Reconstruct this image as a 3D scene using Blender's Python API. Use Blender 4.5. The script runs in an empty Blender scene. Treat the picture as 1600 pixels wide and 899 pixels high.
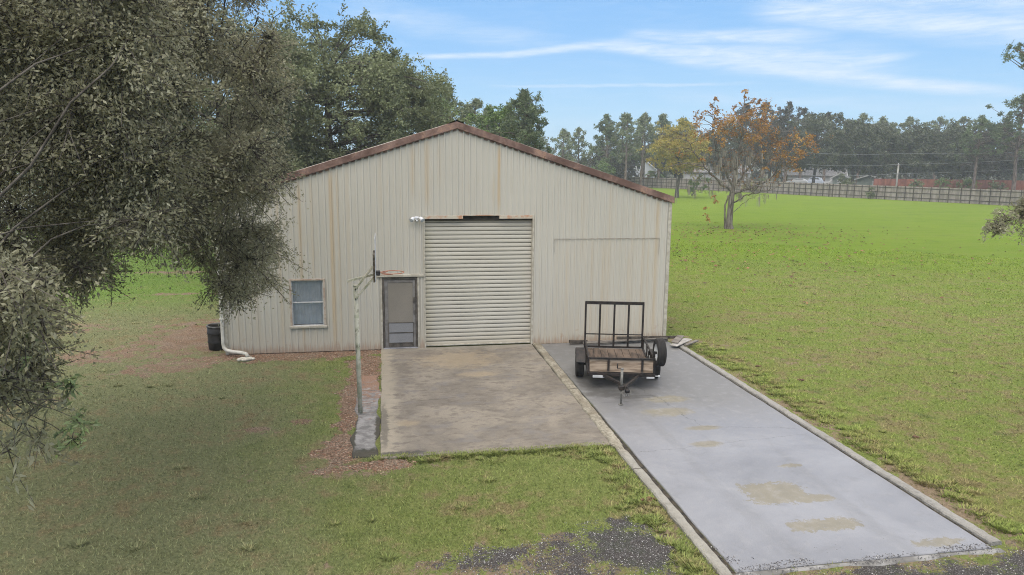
import bpy, math, random
import numpy as np
from mathutils import Vector, Matrix
R = math.radians
rng = np.random.default_rng(11)
random.seed(4)
C = bpy.context.scene.collection
sc = bpy.context.scene

EXPO = 0.8
HAZE = 0.0008
DENOISE = True
SKYGAIN = 1.0
SUNE = 1.5
SKY0, SKY1, SKY2, SKY3 = (.275, .42, .535), (.225, .39, .56), (.17, .335, .565), (.13, .295, .555)
CLOUD = (.42, .50, .60)
HIGH = (1.62, 1.50, 1.36)
TURF_F = ((.11, .16, .036), (.27, .285, .10))
TURF_L = ((.125, .15, .068), (.29, .285, .15))
TURF_R = ((.125, .185, .032), (.265, .295, .085))
TURF_FAR = ((.108, .185, .012), (.18, .265, .02))
DRIVE = ((.165, .168, .182), (.24, .243, .258))
OAK = ((.125, .12, .072), (.23, .22, .135), (.34, .33, .22), (.48, .47, .34))

CLUMPS = """-2.72 8.32 6.21 0.58;-3.01 8.29 7.31 0.9;-3.34 12.67 7.12 0.89;-4.73 12.06 5.15 0.41;-4.1 13.28 6.9 0.41;-3.99 8.13 3.16 0.53;-5.97 10.62 5.08 0.49;-2.87 6.52 3.94 0.31;-5.78 12.8 6.43 0.64;-2.66 8.09 6.41 0.87;-3.67 6.67 3.77 0.45;-4.11 11.85 7.04 0.44;-3.23 12.38 4.07 0.4;-6.05 12.79 5.9 0.58;-3.8 15.21 4.02 0.81;-6.69 13.09 3.41 0.59;-4.39 13.75 5.26 0.54;-3.82 10.52 8.12 0.71;-4.81 13.15 8.32 0.81;-4.82 9.55 4.97 0.64;-3.99 13.19 8.13 0.52;-2.78 8.02 7.2 0.48;-3.6 8.18 2.96 0.28;-4.3 12.18 3.67 0.38;-4.86 9.28 6.96 0.49;-6.08 11.61 6.95 0.84;-4.25 10.5 5.95 0.73;-4.14 10.05 3.85 0.47;-4.28 13 5.28 0.39;-3.68 10.95 4.7 0.7;-4.86 9.48 7.67 0.83;-4.8 9.5 4.04 0.41;-5.42 11.01 3.93 0.67;-3.87 10.93 6.57 0.86;-4.67 9.51 3.79 0.48;-5.46 13.61 8.25 0.57;-3.83 8.36 7.48 0.49;-5.37 13.89 4.23 0.84;-6.3 13.53 4.17 0.43;-2.52 14.41 6.03 0.55;-2.47 8.63 5.11 0.78;-2.4 12.44 5.25 0.87;-4.9 9.38 6.32 0.41;-2.63 8.15 5.44 0.46;-7.15 13.58 8.34 0.74;-3.32 10.43 7.06 0.77;-2.84 12.16 7.37 0.6;-5.16 12.73 3.68 0.55;-3.64 6.97 3.96 0.57;-3.44 13.78 7.59 0.48;-3.18 8.42 7.38 0.46;-3.2 6.31 3.86 0.35;-6.94 13.59 8.4 0.8;-3.67 6.26 3.52 0.37;-6.36 13.95 3.08 0.69;-4.13 7.53 3.75 0.51;-4.88 11.09 6.37 0.42;-2.76 9.52 6.92 0.85;-3.57 12.19 6.96 0.9;-4.88 11.51 4.53 0.43;-3.36 13.11 4.94 0.76;-7.13 13.93 7.34 0.54;-4.24 9.87 7.53 0.67;-5.08 9.54 6.27 0.46;-4.06 12.39 5.99 0.77;-1.83 11.69 5.36 0.42;-5.62 10.54 6.95 0.67;-2.84 13.09 4.65 0.5;-4.24 15.23 4.31 0.48;-4.98 9.95 5.96 0.62;-6.51 12.94 3.47 0.38;-4.96 11.11 7.24 0.46;-2.83 8.22 7.03 0.73;-3.69 7.24 3.11 0.27;-3.8 9.32 7.71 0.62;-6.02 12.43 6.66 0.58;-4.49 11.19 6.84 0.9;-3.62 11.41 7.75 0.89;-2.06 10.71 4.91 0.66;-2.91 10.88 7.75 0.87;-6.75 13.2 5.25 0.56;-3.1 15.22 5.52 0.59;-2.19 12.19 8.2 0.43;-3.62 9.44 5.67 0.6;-3.09 11.72 4.56 0.75;-3.13 12.8 5.72 0.47;-4.27 10.29 6.92 0.65;-3.48 12.11 5.86 0.39;-3.2 6.91 3.82 0.44;-2.97 8.62 5.87 0.84;-3.16 12.95 8.76 0.62;-3.1 8.7 6 0.57;-2.49 12.19 8.69 0.63;-2.89 14.51 4.51 0.74;-6.59 13.09 7.04 0.4;-4.26 7.95 3.1 0.43;-4.22 8.07 6.83 0.69;-3.62 13 7.83 0.63;-3.37 8.76 5.15 0.51;-4.04 10.75 3.63 0.45;-4.04 10.93 4.08 0.43;-6.66 13.67 5.04 0.49;-2.58 14.96 8.26 0.44;-2.63 12 8.33 0.45;-3.2 11.4 6.39 0.49;-5.04 10.16 7.06 0.82;-3.45 9.75 4.9 0.67;-3.35 11.61 6.26 0.77;-3.58 8.78 5.37 0.51;-3.47 14.49 4.32 0.47;-3.95 8.21 7.24 0.77;-2.5 12.87 3.46 0.63;-3.17 6.39 3.46 0.38;-3.54 11.43 5 0.44;-6.23 11.51 6.13 0.86;-4.89 13.73 6.66 0.53;-2.91 8.26 5.26 0.44;-3.89 6.7 3.98 0.46;-4.46 12.01 7.86 0.4;-4.67 11.11 3.99 0.81;-7.65 13.46 3.67 0.45;-5.28 9.87 4.45 0.57;-5.2 13.88 8.05 0.46;-6 13.89 8.73 0.38;-1.76 11.5 5.83 0.41;-3.53 9.15 3.96 0.42;-4.69 9.11 4.34 0.42;-2.3 8.32 7.52 0.58;-4.21 13.07 4.9 0.81;-3.76 6.76 4.14 0.48;-4.32 9.36 4.19 0.84;-3.5 9.01 5.28 0.62;-2.76 5.99 4.13 0.45;-2.05 13.31 3.8 0.4;-7.11 13.52 4.23 0.42;-3.03 8.13 5.78 0.7;-4.05 8.28 2.77 0.28;-4.09 8.04 3.18 0.59;-6.48 13.16 4.66 0.52;-3.56 7.24 3.9 0.5;-4.26 13.4 6.53 0.53;-4.61 12.6 4.38 0.75;-4.04 11.22 7.13 0.5;-2.12 11.36 8.36 0.36;-5.32 12.05 5.9 0.39;-2.43 11.42 5.03 0.74;-4.28 9.14 7.46 0.51;-6.24 11.51 4.08 0.74;-2.44 11.17 6.9 0.63;-2.1 14.31 7.21 0.58;-4.08 15.1 4.69 0.48;-4.63 10.73 7.47 0.74;-3.65 7.92 3.2 0.5;-3.54 13.74 8.05 0.71;-1.83 11.19 6.52 0.66;-5.05 10.55 7.5 0.81;-4.51 7.83 2.96 0.29;-1.71 11.35 6.68 0.56;-3.58 10.25 7.16 0.88;-2.74 11.44 7.38 0.58;-1.62 11.85 5.01 0.32;-2.68 13.48 3.79 0.51;-3.84 8.59 5.48 0.58;-4.63 8.49 3.75 0.44;-2.39 12.81 8.09 0.66;-5.36 13.44 6.42 0.46;-5.87 10.76 6.18 0.4;-6.15 11.71 8.29 0.38;-1.63 11.49 6.16 0.38;-5.13 12.68 7.69 0.49;-2.35 14.81 2.85 0.43;-7.28 13.43 6.91 0.66;-5.76 12.96 5.79 0.58;-3.73 8.1 6.69 0.42;-2.49 11.88 4.12 0.75;-3.67 13.68 4.13 0.67;-4.41 8.28 5.04 0.57;-2.4 8.41 5.28 0.52;-4.42 11.39 4.54 0.45;-6.47 11.8 4.93 0.67;-4.66 11.82 4.62 0.68;-3.04 15.07 9.26 0.6;-3.59 13.53 7.01 0.6;-3.65 11.08 5.72 0.81;-3.16 12.29 8.03 0.61;-4.13 10.36 3.81 0.45;-5.78 12.64 6.11 0.61;-3.47 9.25 6.72 0.51;-5.88 13.59 6.82 0.65;-3.42 10.12 5.3 0.73;-4.45 12.27 4.65 0.72;-3.26 9.62 7.48 0.4;-4.51 8.39 2.81 0.34;-4.36 10.44 5.86 0.65;-4.82 13.83 6.74 0.58;-3 9.65 4.89 0.86;-2.38 11.33 3.34 0.35;-4.03 12.95 4.31 0.56;-7.36 13.89 4.49 0.74;-3.83 13.76 4.53 0.6;-5.13 9.49 5.49 0.87;-2.56 11.4 7.7 0.4;-2.64 12.16 3.26 0.38;-4.02 8.81 4.65 0.4;-2.14 12.84 3.93 0.5;-2.19 13.29 6.07 0.66;-4.7 8.05 3.35 0.39;-4.08 13.73 5.79 0.44;-3.63 12.49 6.67 0.44;-3.54 6.25 3.72 0.4;-3.49 8.79 6.66 0.55;-6.05 13.02 5.09 0.4;-2.9 8.96 4.8 0.4;-4.72 11.74 4.28 0.53;-3.56 9.29 6.92 0.53;-3.41 15.12 7.15 0.44;-4.37 8.31 4.34 0.4;-2.76 13.44 8.7 0.4;-2.78 8.96 5.93 0.85;-3.82 8.41 4.09 0.45;-7.53 13.62 4.08 0.66;-3.16 12.59 5.45 0.44;-2.42 8.09 4.62 0.47;-3.45 12.15 7.18 0.81;-5.75 12.08 6.11 0.85;-5.31 9.89 3.93 0.4;-3.77 9.5 6.89 0.48;-4.8 12.55 4.04 0.4;-3.14 11.96 7.2 0.42;-5.1 9.51 6.62 0.51;-3.89 9.41 6.91 0.53;-5.68 10.01 4.43 0.45;-4.41 13.87 7.48 0.66;-5.21 10.97 5.92 0.41;-5.49 9.72 4.63 0.78;-4.27 7.81 3.17 0.35;-4.19 13.63 8.55 0.62;-3.02 12.74 3.56 0.27;-1.85 11.15 7.64 0.29;-3.87 9.04 5.86 0.4;-2.6 13.48 2.84 0.39;-2.51 13.07 8.96 0.47;-6.52 12.7 6.64 0.84;-3.58 13.65 7.84 0.82;-2.33 14.04 5.21 0.76;-4.98 11.3 3.78 0.65;-4.09 10.4 5.52 0.72;-3.64 8.77 6.03 0.76;-2.57 13.52 5.59 0.48;-2.06 11.86 8.23 0.27;-6.28 11.81 4.75 0.59;-5.16 9.89 6.97 0.4;-3.2 5.98 3.96 0.46;-3.1 9.82 7.23 0.75;-5.96 12.31 5.7 0.51;-6.8 13.93 8.87 0.39;-2.91 5.97 4.25 0.54;-5.29 13.54 6.25 0.61;-5.88 10.87 4.72 0.4;-5.38 12.84 6.6 0.74;-2.71 14.71 3.22 0.42;-6.37 13.69 5.4 0.55;-2.5 8.16 6.45 0.45;-5.21 9.95 5.19 0.79;-1.81 10.82 5.39 0.52;-4.15 13.48 7.59 0.61;-2.4 8.3 6.91 0.48;-2.02 11.71 4.18 0.46;-3.26 8.41 6.36 0.86;-2.51 13.97 7.3 0.44;-6.31 13.78 7 0.46;-4.91 10.74 6.42 0.61;-5.98 11.41 6.28 0.85;-5.24 9.71 5.75 0.62;-3.66 7.86 3.32 0.42;-2.74 8.52 4.55 0.46;-2.62 14.14 2.77 0.36;-4.7 8.88 4 0.74;-1.91 13.15 6.43 0.52;-5.69 10.98 5.83 0.68;-2.86 14.18 5.06 0.5;-6.44 12.32 8.31 0.63;-5.12 11.18 7.77 0.89;-7.14 13.93 5.73 0.56;-2.16 14.47 3.57 0.42;-4.39 13.07 6.8 0.39;-3.21 15 7.13 0.41;-5.86 10.7 3.68 0.75;-3.96 8.27 3.59 0.5;-5.08 13.98 4.02 0.4;-2.13 11.9 3.7 0.76;-4.51 11.59 7.54 0.85;-4.06 11.87 4.45 0.76;-4.64 11.46 6.58 0.52;-3.84 10.45 5.21 0.71;-3.41 12.63 8.49 0.39;-2.98 13.7 8.32 0.59;-4.16 8.21 3.73 0.45;-3.29 10.14 4.61 0.58;-3.28 14.48 5 0.7;-5.26 10.51 6.24 0.68;-5 9.24 5.21 0.89;-3.22 13.45 3.9 0.49;-3.82 13.17 6.97 0.42;-3.79 8.24 3.32 0.38;-3.96 13.55 4.53 0.85;-4.36 11.91 4.98 0.44;-1.92 10.67 5.32 0.41;-3.35 10.76 5.72 0.39;-1.53 11 6.91 0.27;-4.06 11.95 8.26 0.48;-5.69 11.75 4.89 0.58;-6.89 12.47 3.64 0.74;-2.86 15.39 7.09 0.73;-2.8 8.99 5.19 0.55;-3.1 9.94 4.17 0.26;-4.42 7.84 3.63 0.52;-2.71 14.68 8.7 0.39;-4.03 9.23 6.08 0.9;-3.55 10.49 5.74 0.5;-6.94 13.76 4.51 0.51;-3.28 8.41 7.19 0.72;-6.92 12.89 4.75 0.39;-5.4 11.62 7 0.66;-2.23 14.74 4.48 0.27;-3.74 13.84 7.18 0.42;-3.29 12.2 6.25 0.42;-4.18 12.57 6.47 0.45;-4.67 8.35 3.28 0.35;-3.15 13.14 7.22 0.74;-2.35 13.04 6.74 0.41;-5 10.18 6.12 0.54;-6.29 11.32 4.82 0.55;-3.88 9.22 6.52 0.66;-2.95 12.73 8.68 0.71;-4.2 12.17 7.32 0.61;-2.25 13.98 8.07 0.32;-3.98 8.91 6.97 0.75;-4.34 10.35 7.84 0.61;-6.61 13.5 8.55 0.54;-3.55 14.56 8.34 0.4;-3.02 11.78 6.1 0.38;-4.82 8.36 4.09 0.54;-5.81 11.93 7.03 0.67;-5.09 9.96 7.34 0.78;-1.64 10.76 4.84 0.37;-2.62 15.4 6.72 0.43;-4.24 10.48 6.27 0.48;-6.31 12.18 6.06 0.52;-5.42 12.86 5.84 0.5;-5.54 13.28 3.24 0.47;-2.56 14.32 3.15 0.44;-3.85 12.65 6.12 0.55;-4.63 9.57 7.16 0.41;-2.1 12.31 8.11 0.32;-2.81 13.18 8.92 0.5;-4.29 12.25 8.59 0.38;-3.71 10.6 5.82 0.47;-6.36 13.28 6.99 0.59;-3.73 15.18 3.49 0.28;-6.06 13.14 6.35 0.43;-5.52 11.65 3.49 0.78;-6.23 12.88 7.38 0.46;-4.58 8.16 3.03 0.47;-3.21 13.28 7.88 0.71;-4.43 12.21 4.06 0.4;-3.12 10.23 7.6 0.58;-3.31 14.8 9.25 0.38;-3.82 15.21 6.89 0.48;-5.8 10.79 7.38 0.42"""
# ------------------------------------------------------------------ camera
cd = bpy.data.cameras.new('camera'); cam = bpy.data.objects.new('camera', cd); C.objects.link(cam)
cd.sensor_width = 36; cd.lens = 36 * 1131.1 / 1600; cd.clip_start = .1; cd.clip_end = 3000
pt, yw, rl = 0.17286, 0.17563, 0.009618
cp, sp, cy, sy = math.cos(pt), math.sin(pt), math.cos(yw), math.sin(yw)
fw = Vector((sy * cp, cy * cp, -sp)); rt = Vector((cy, -sy, 0)); up = rt.cross(fw)
r2 = rt * math.cos(rl) + up * math.sin(rl); u2 = up * math.cos(rl) - rt * math.sin(rl)
m = Matrix((r2, u2, -fw)).transposed().to_4x4(); m.translation = (0, 0, 5.243)
cam.matrix_world = m
sc.camera = cam
sc.view_settings.view_transform = 'Standard'; sc.view_settings.look = 'None'
sc.view_settings.gamma = 1; sc.view_settings.use_curve_mapping = False
sc.view_settings.exposure = EXPO
sc.cycles.max_bounces = 6; sc.cycles.diffuse_bounces = 3; sc.cycles.transparent_max_bounces = 12
sc.cycles.filter_width = 1.05; sc.cycles.use_denoising = DENOISE; sc.cycles.denoising_prefilter = 'NONE'; sc.cycles.volume_bounces = 1; sc.cycles.sample_clamp_indirect = 6

# ------------------------------------------------------------------ node helper
class S:
    """a socket with arithmetic"""
    def __init__(s, t, sock): s.t = t; s.s = sock
    def _b(s, op, o, rev=False, clamp=False):
        n = s.t.nodes.new('ShaderNodeMath'); n.operation = op; n.use_clamp = clamp
        a, b = (o, s) if rev else (s, o)
        for i, v in enumerate((a, b)):
            if v is None: continue
            if isinstance(v, S): s.t.links.new(v.s, n.inputs[i])
            else: n.inputs[i].default_value = v
        return S(s.t, n.outputs[0])
    def __add__(s, o): return s._b('ADD', o)
    __radd__ = __add__
    def __sub__(s, o): return s._b('SUBTRACT', o)
    def __rsub__(s, o): return s._b('SUBTRACT', o, True)
    def __mul__(s, o): return s._b('MULTIPLY', o)
    __rmul__ = __mul__
    def __truediv__(s, o): return s._b('DIVIDE', o)
    def __pow__(s, o): return s._b('POWER', o)
    def abs(s): return s._b('ABSOLUTE', None)
    def max(s, o): return s._b('MAXIMUM', o)
    def min(s, o): return s._b('MINIMUM', o)
    def mod(s, o): return s._b('MODULO', o)
    def clamp(s): return s._b('ADD', 0.0, clamp=True)
    def step(s, a, b):      # smoothstep a..b
        n = s.t.nodes.new('ShaderNodeMapRange'); n.interpolation_type = 'SMOOTHSTEP'
        s.t.links.new(s.s, n.inputs[0])
        rev = a > b
        if rev: a, b = b, a
        n.inputs[1].default_value = a; n.inputs[2].default_value = b
        n.inputs[3].default_value = 1.0 if rev else 0.0; n.inputs[4].default_value = 0.0 if rev else 1.0
        return S(s.t, n.outputs[0])
class NT:
    def __init__(s, tree): s.t = tree
    def node(s, k, **kw):
        n = s.t.nodes.new(k)
        for a, b in kw.items(): setattr(n, a, b)
        return n
    def link(s, a, b): s.t.links.new(a.s if isinstance(a, S) else a, b)
    def pos(s): return s.node('ShaderNodeNewGeometry').outputs['Position']
    def obj(s): return s.node('ShaderNodeTexCoord').outputs['Object']
    def xyz(s, v):
        n = s.node('ShaderNodeSeparateXYZ'); s.link(v, n.inputs[0]); return [S(s.t, o) for o in n.outputs]
    def comb(s, x, y, z):
        n = s.node('ShaderNodeCombineXYZ')
        for i, v in enumerate((x, y, z)):
            if isinstance(v, S): s.link(v, n.inputs[i])
            else: n.inputs[i].default_value = v
        return n.outputs[0]
    def noise(s, v, scale, detail=4, rough=.55, dist=0, stretch=None):
        if stretch:
            mp = s.node('ShaderNodeMapping'); s.link(v, mp.inputs[0]); mp.inputs['Scale'].default_value = stretch; v = mp.outputs[0]
        n = s.node('ShaderNodeTexNoise'); s.link(v, n.inputs['Vector'])
        n.inputs['Scale'].default_value = scale; n.inputs['Detail'].default_value = detail
        n.inputs['Roughness'].default_value = rough; n.inputs['Distortion'].default_value = dist
        return ((S(s.t, n.outputs[0]) - .5) * 1.65 + .5).clamp()
    def voro(s, v, scale, feature='F1', out=0):
        n = s.node('ShaderNodeTexVoronoi'); n.feature = feature; s.link(v, n.inputs['Vector']); n.inputs['Scale'].default_value = scale
        return S(s.t, n.outputs[out])
    def attr(s, name):
        n = s.node('ShaderNodeAttribute'); n.attribute_name = name; return S(s.t, n.outputs['Fac'])
    def mix(s, f, a, b):
        n = s.node('ShaderNodeMix'); n.data_type = 'RGBA'
        if isinstance(f, S): s.link(f, n.inputs[0])
        else: n.inputs[0].default_value = f
        for i, v in ((6, a), (7, b)):
            if isinstance(v, tuple): n.inputs[i].default_value = (*v[:3], 1)
            else: s.link(v, n.inputs[i])
        return n.outputs[2]
    def mul(s, col, f):
        n = s.node('ShaderNodeVectorMath', operation='SCALE'); s.link(col, n.inputs[0])
        if isinstance(f, S): s.link(f, n.inputs['Scale'])
        else: n.inputs['Scale'].default_value = f
        return n.outputs[0]
    def ramp(s, f, *stops):
        n = s.node('ShaderNodeValToRGB'); s.link(f, n.inputs[0]); e = n.color_ramp.elements
        while len(e) < len(stops): e.new(.5)
        for k, (p, c) in enumerate(stops): e[k].position = p; e[k].color = (*c, 1)
        return n.outputs[0]

# ------------------------------------------------------------------ world: sky with cirrus, and one soft sun
SUN_EL, SUN_AZ = 54, -152        # azimuth from +Y towards +X
w = bpy.data.worlds.new('World'); sc.world = w; w.use_nodes = True
w.node_tree.nodes.clear(); T = NT(w.node_tree)
sky = T.node('ShaderNodeTexSky', sky_type='NISHITA', sun_disc=False, sun_elevation=R(SUN_EL), sun_rotation=R(SUN_AZ))
sky.air_density = 1.0; sky.dust_density = .6; sky.ozone_density = 1.5
gen = T.node('ShaderNodeTexCoord').outputs['Generated']
dx, dy, dz = T.xyz(gen)
def atan2(a, b):
    n = T.node('ShaderNodeMath', operation='ARCTAN2'); T.link(a, n.inputs[0]); T.link(b, n.inputs[1]); return S(T.t, n.outputs[0])
az = atan2(dx, dy) * 57.2958
n = T.node('ShaderNodeMath', operation='ARCSINE'); T.link(dz, n.inputs[0]); el = S(T.t, n.outputs[0]) * 57.2958
uv = T.comb(az, el, 0)
fib = T.noise(uv, 1.0, 6, .62, .6, (.22, 1.5, 1)); fib2 = T.noise(uv, 1.0, 5, .6, .3, (.6, 5, 1))
wob = (T.noise(uv, 1.0, 3, .5, 0, (.12, .2, 1)) - .5) * 1.6
def band(a0, e0, a1, e1, w0, w1, soft, amt, edge=2.0):
    """streak of cirrus from (az,el) a0,e0 to a1,e1 with half width w0 -> w1"""
    t = (az - a0) / (a1 - a0)
    line = t * (e1 - e0) + e0
    half = t * (w1 - w0) + w0
    d = (el - line - wob * .35).abs() / half.max(.04)
    return d.step(1.0 + soft, max(0, 1.0 - soft)) * t.step(-.02 * edge, .08 * edge) * t.step(1 + .05 * edge, 1 - .12 * edge) * amt
cl = band(1.5, 7.55, 21, 8.85, .12, .35, .9, .5)
for b in (band(15, 8.7, 37, 6.6, .35, 1.0, .9, .62), band(18, 9.25, 33, 8.8, .3, .5, .9, .5), band(24, 7.7, 45, 4.3, .7, .3, .9, .6),
          band(30, 6.6, 38, 7.3, .5, .22, .9, .55), band(27, 10.9, 47, 8.1, .7, .9, .9, .6), band(30, 12, 52, 9.8, 1.0, 1.2, .9, .5),
          band(8, 5.7, 28, 5.72, .1, .1, .9, .4, 3), band(-3, 11, 14, 8.6, .9, .5, .95, .22), band(20, 5.0, 48, 3.4, .5, .5, .95, .14)):
    cl = cl.max(b)
cl = (cl * (fib * 1.5 + .45 + (fib2 - .5) * .9)).clamp()
veil = fib.step(.35, .8) * .08
high = T.noise(gen, 2.2, 5, .6, .4, (1, 1, 3)).step(.35, .65) * el.step(16, 34)   # broken pale cloud added above the view to brighten and neutralise the light
blue = T.ramp((el / 30.0).clamp(), (0, SKY0), (.12, SKY1), (.28, SKY2), (.5, SKY3), (1, (.14, .29, .60)))
skyc = T.mix(.12, blue, T.mul(sky.outputs[0], .09))
col = T.mix((cl + veil).clamp(), skyc, CLOUD)
col = T.mix(high * .6 + el.step(14, 45) * .38, col, HIGH)
bg = T.node('ShaderNodeBackground'); T.link(T.mul(col, 1.0 / .12), bg.inputs[0]); bg.inputs[1].default_value = .12 * SKYGAIN
out = T.node('ShaderNodeOutputWorld'); T.link(bg.outputs[0], out.inputs[0])

ld = bpy.data.lights.new('sun', 'SUN'); ld.energy = SUNE; ld.angle = R(58); ld.color = (1, .93, .83)
sun = bpy.data.objects.new('sun', ld); C.objects.link(sun)
sd = Vector((math.sin(R(SUN_AZ)) * math.cos(R(SUN_EL)), math.cos(R(SUN_AZ)) * math.cos(R(SUN_EL)), math.sin(R(SUN_EL))))
sun.rotation_euler = sd.to_track_quat('Z', 'Y').to_euler(); sun.location = (-20, 10, 40)

# ------------------------------------------------------------------ object helpers
def tag(o, label=None, cat=None, group=None, kind=None):
    if label: o['label'] = label
    if cat: o['category'] = cat
    if group: o['group'] = group
    if kind: o['kind'] = kind
    return o
def empty(name, loc=(0, 0, 0), rz=0, label=None, cat=None, group=None):
    o = bpy.data.objects.new(name, None); C.objects.link(o); o.location = loc; o.rotation_euler = (0, 0, rz); o.empty_display_size = .2
    return tag(o, label, cat, group)
def mesh_np(name, V, F, mat, parent=None, attrs=None, smooth=False):
    V = np.asarray(V, np.float32); F = np.asarray(F, np.int32)
    me = bpy.data.meshes.new(name); k = F.shape[1]
    me.vertices.add(len(V)); me.vertices.foreach_set('co', V.ravel())
    me.loops.add(F.size); me.loops.foreach_set('vertex_index', F.ravel())
    me.polygons.add(len(F)); me.polygons.foreach_set('loop_start', np.arange(0, F.size, k, dtype=np.int32))
    try: me.polygons.foreach_set('loop_total', np.full(len(F), k, np.int32))
    except Exception: pass
    if smooth: me.polygons.foreach_set('use_smooth', np.ones(len(F), bool))
    for an, (dom, arr) in (attrs or {}).items():
        a = me.attributes.new(an, 'FLOAT', dom); a.data.foreach_set('value', np.asarray(arr, np.float32).ravel())
    me.update(calc_edges=True)
    if mat: me.materials.append(mat)
    o = bpy.data.objects.new(name, me); C.objects.link(o)
    if parent: o.parent = parent
    return o
class MB:
    """collects polygons of mixed size, then links them as one mesh"""
    def __init__(s): s.v = []; s.f = []; s.sm = []
    def add(s, vs, fs, smooth=False):
        b = len(s.v); s.v += [tuple(v) for v in vs]; s.f += [tuple(i + b for i in f) for f in fs]; s.sm += [smooth] * len(fs); return s
    def box(s, a, b, M=None, bev=0):
        x0, y0, z0 = a; x1, y1, z1 = b
        if bev:
            e = min(bev, abs(x1 - x0) * .4, abs(y1 - y0) * .4, abs(z1 - z0) * .4)
            vs = []
            for sx in (0, 1):
                for sy_ in (0, 1):
                    for sz in (0, 1):
                        X, Y, Z = (x0, x1)[sx], (y0, y1)[sy_], (z0, z1)[sz]; ix, iy, iz = (e, -e)[sx], (e, -e)[sy_], (e, -e)[sz]
                        vs += [(X, Y + iy, Z + iz), (X + ix, Y, Z + iz), (X + ix, Y + iy, Z)]
            import itertools
            def vi(sx, sy_, sz, k): return ((sx * 2 + sy_) * 2 + sz) * 3 + k
            fs = []
            for q in (0, 1):
                fs.append([vi(q, 0, 0, 0), vi(q, 1, 0, 0), vi(q, 1, 1, 0), vi(q, 0, 1, 0)])
                fs.append([vi(0, q, 0, 1), vi(1, q, 0, 1), vi(1, q, 1, 1), vi(0, q, 1, 1)])
                fs.append([vi(0, 0, q, 2), vi(1, 0, q, 2), vi(1, 1, q, 2), vi(0, 1, q, 2)])
            for a_, b_ in itertools.product((0, 1), repeat=2):
                fs.append([vi(a_, b_, 0, 0), vi(a_, b_, 1, 0), vi(a_, b_, 1, 1), vi(a_, b_, 0, 1)])
                fs.append([vi(a_, 0, b_, 0), vi(a_, 1, b_, 0), vi(a_, 1, b_, 2), vi(a_, 0, b_, 2)])
                fs.append([vi(0, a_, b_, 1), vi(1, a_, b_, 1), vi(1, a_, b_, 2), vi(0, a_, b_, 2)])
                for c_ in (0, 1): fs.append([vi(a_, b_, c_, 0), vi(a_, b_, c_, 1), vi(a_, b_, c_, 2)])
        else:
            vs = [(x, y, z) for x in (x0, x1) for y in (y0, y1) for z in (z0, z1)]
            fs = [(0, 1, 3, 2), (4, 6, 7, 5), (0, 4, 5, 1), (2, 3, 7, 6), (0, 2, 6, 4), (1, 5, 7, 3)]
        if M: vs = [M @ Vector(v) for v in vs]
        return s.add(vs, fs)
    def bar(s, p, q, w_, h_, bev=0):
        """box beam from p to q, w wide across, h tall"""
        p, q = Vector(p), Vector(q); d = q - p; L = d.length
        M = Matrix.Translation(p) @ d.to_track_quat('Y', 'Z').to_matrix().to_4x4()
        return s.box((-w_ / 2, 0, -h_ / 2), (w_ / 2, L, h_ / 2), M, bev)
    def tube(s, pts, rad, n=8, cap=True):
        pts = [Vector(p) for p in pts]
        rads = rad if isinstance(rad, (list, tuple)) else [rad] * len(pts)
        ref = None; rings = []
        for i, p in enumerate(pts):
            d = (pts[min(i + 1, len(pts) - 1)] - pts[max(i - 1, 0)]).normalized()
            if ref is None: ref = Vector((0, 0, 1)) if abs(d.z) < .9 else Vector((1, 0, 0))
            a = (ref - d * ref.dot(d)).normalized(); b = d.cross(a); ref = a
            rings.append([p + (a * math.cos(t) + b * math.sin(t)) * rads[i] for t in (2 * math.pi * k / n for k in range(n))])
        vs = [v for r_ in rings for v in r_]; fs = []
        for i in range(len(pts) - 1):
            for k in range(n): fs.append((i * n + k, i * n + (k + 1) % n, (i + 1) * n + (k + 1) % n, (i + 1) * n + k))
        s.add(vs, fs, True)
        if cap:
            e = (len(pts) - 1) * n; b0 = len(s.v) - len(vs)
            s.f += [tuple(b0 + k for k in reversed(range(n))), tuple(b0 + e + k for k in range(n))]; s.sm += [False, False]
        return s
    def lathe(s, prof, c=(0, 0, 0), n=24, axis='Z', M=None):
        vs = []; fs = []
        for (r_, z) in prof:
            for k in range(n):
                t = 2 * math.pi * k / n; a, b = r_ * math.cos(t), r_ * math.sin(t)
                v = {'Z': (a, b, z), 'X': (z, a, b), 'Y': (a, z, b)}[axis]
                v = Vector(v) + Vector(c)
                vs.append(M @ v if M else v)
        for i in range(len(prof) - 1):
            for k in range(n): fs.append((i * n + k, i * n + (k + 1) % n, (i + 1) * n + (k + 1) % n, (i + 1) * n + k))
        s.add(vs, fs, True); return s
    def build(s, name, mat, parent=None):
        me = bpy.data.meshes.new(name); me.from_pydata(s.v, [], s.f)
        me.polygons.foreach_set('use_smooth', s.sm); me.materials.append(mat); me.update()
        o = bpy.data.objects.new(name, me); C.objects.link(o)
        if parent: o.parent = parent
        return o
def copy_tree(o, parent=None):
    c = o.copy(); C.objects.link(c)
    if parent: c.parent = parent
    for ch in list(o.children): copy_tree(ch, c)
    return c

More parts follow.
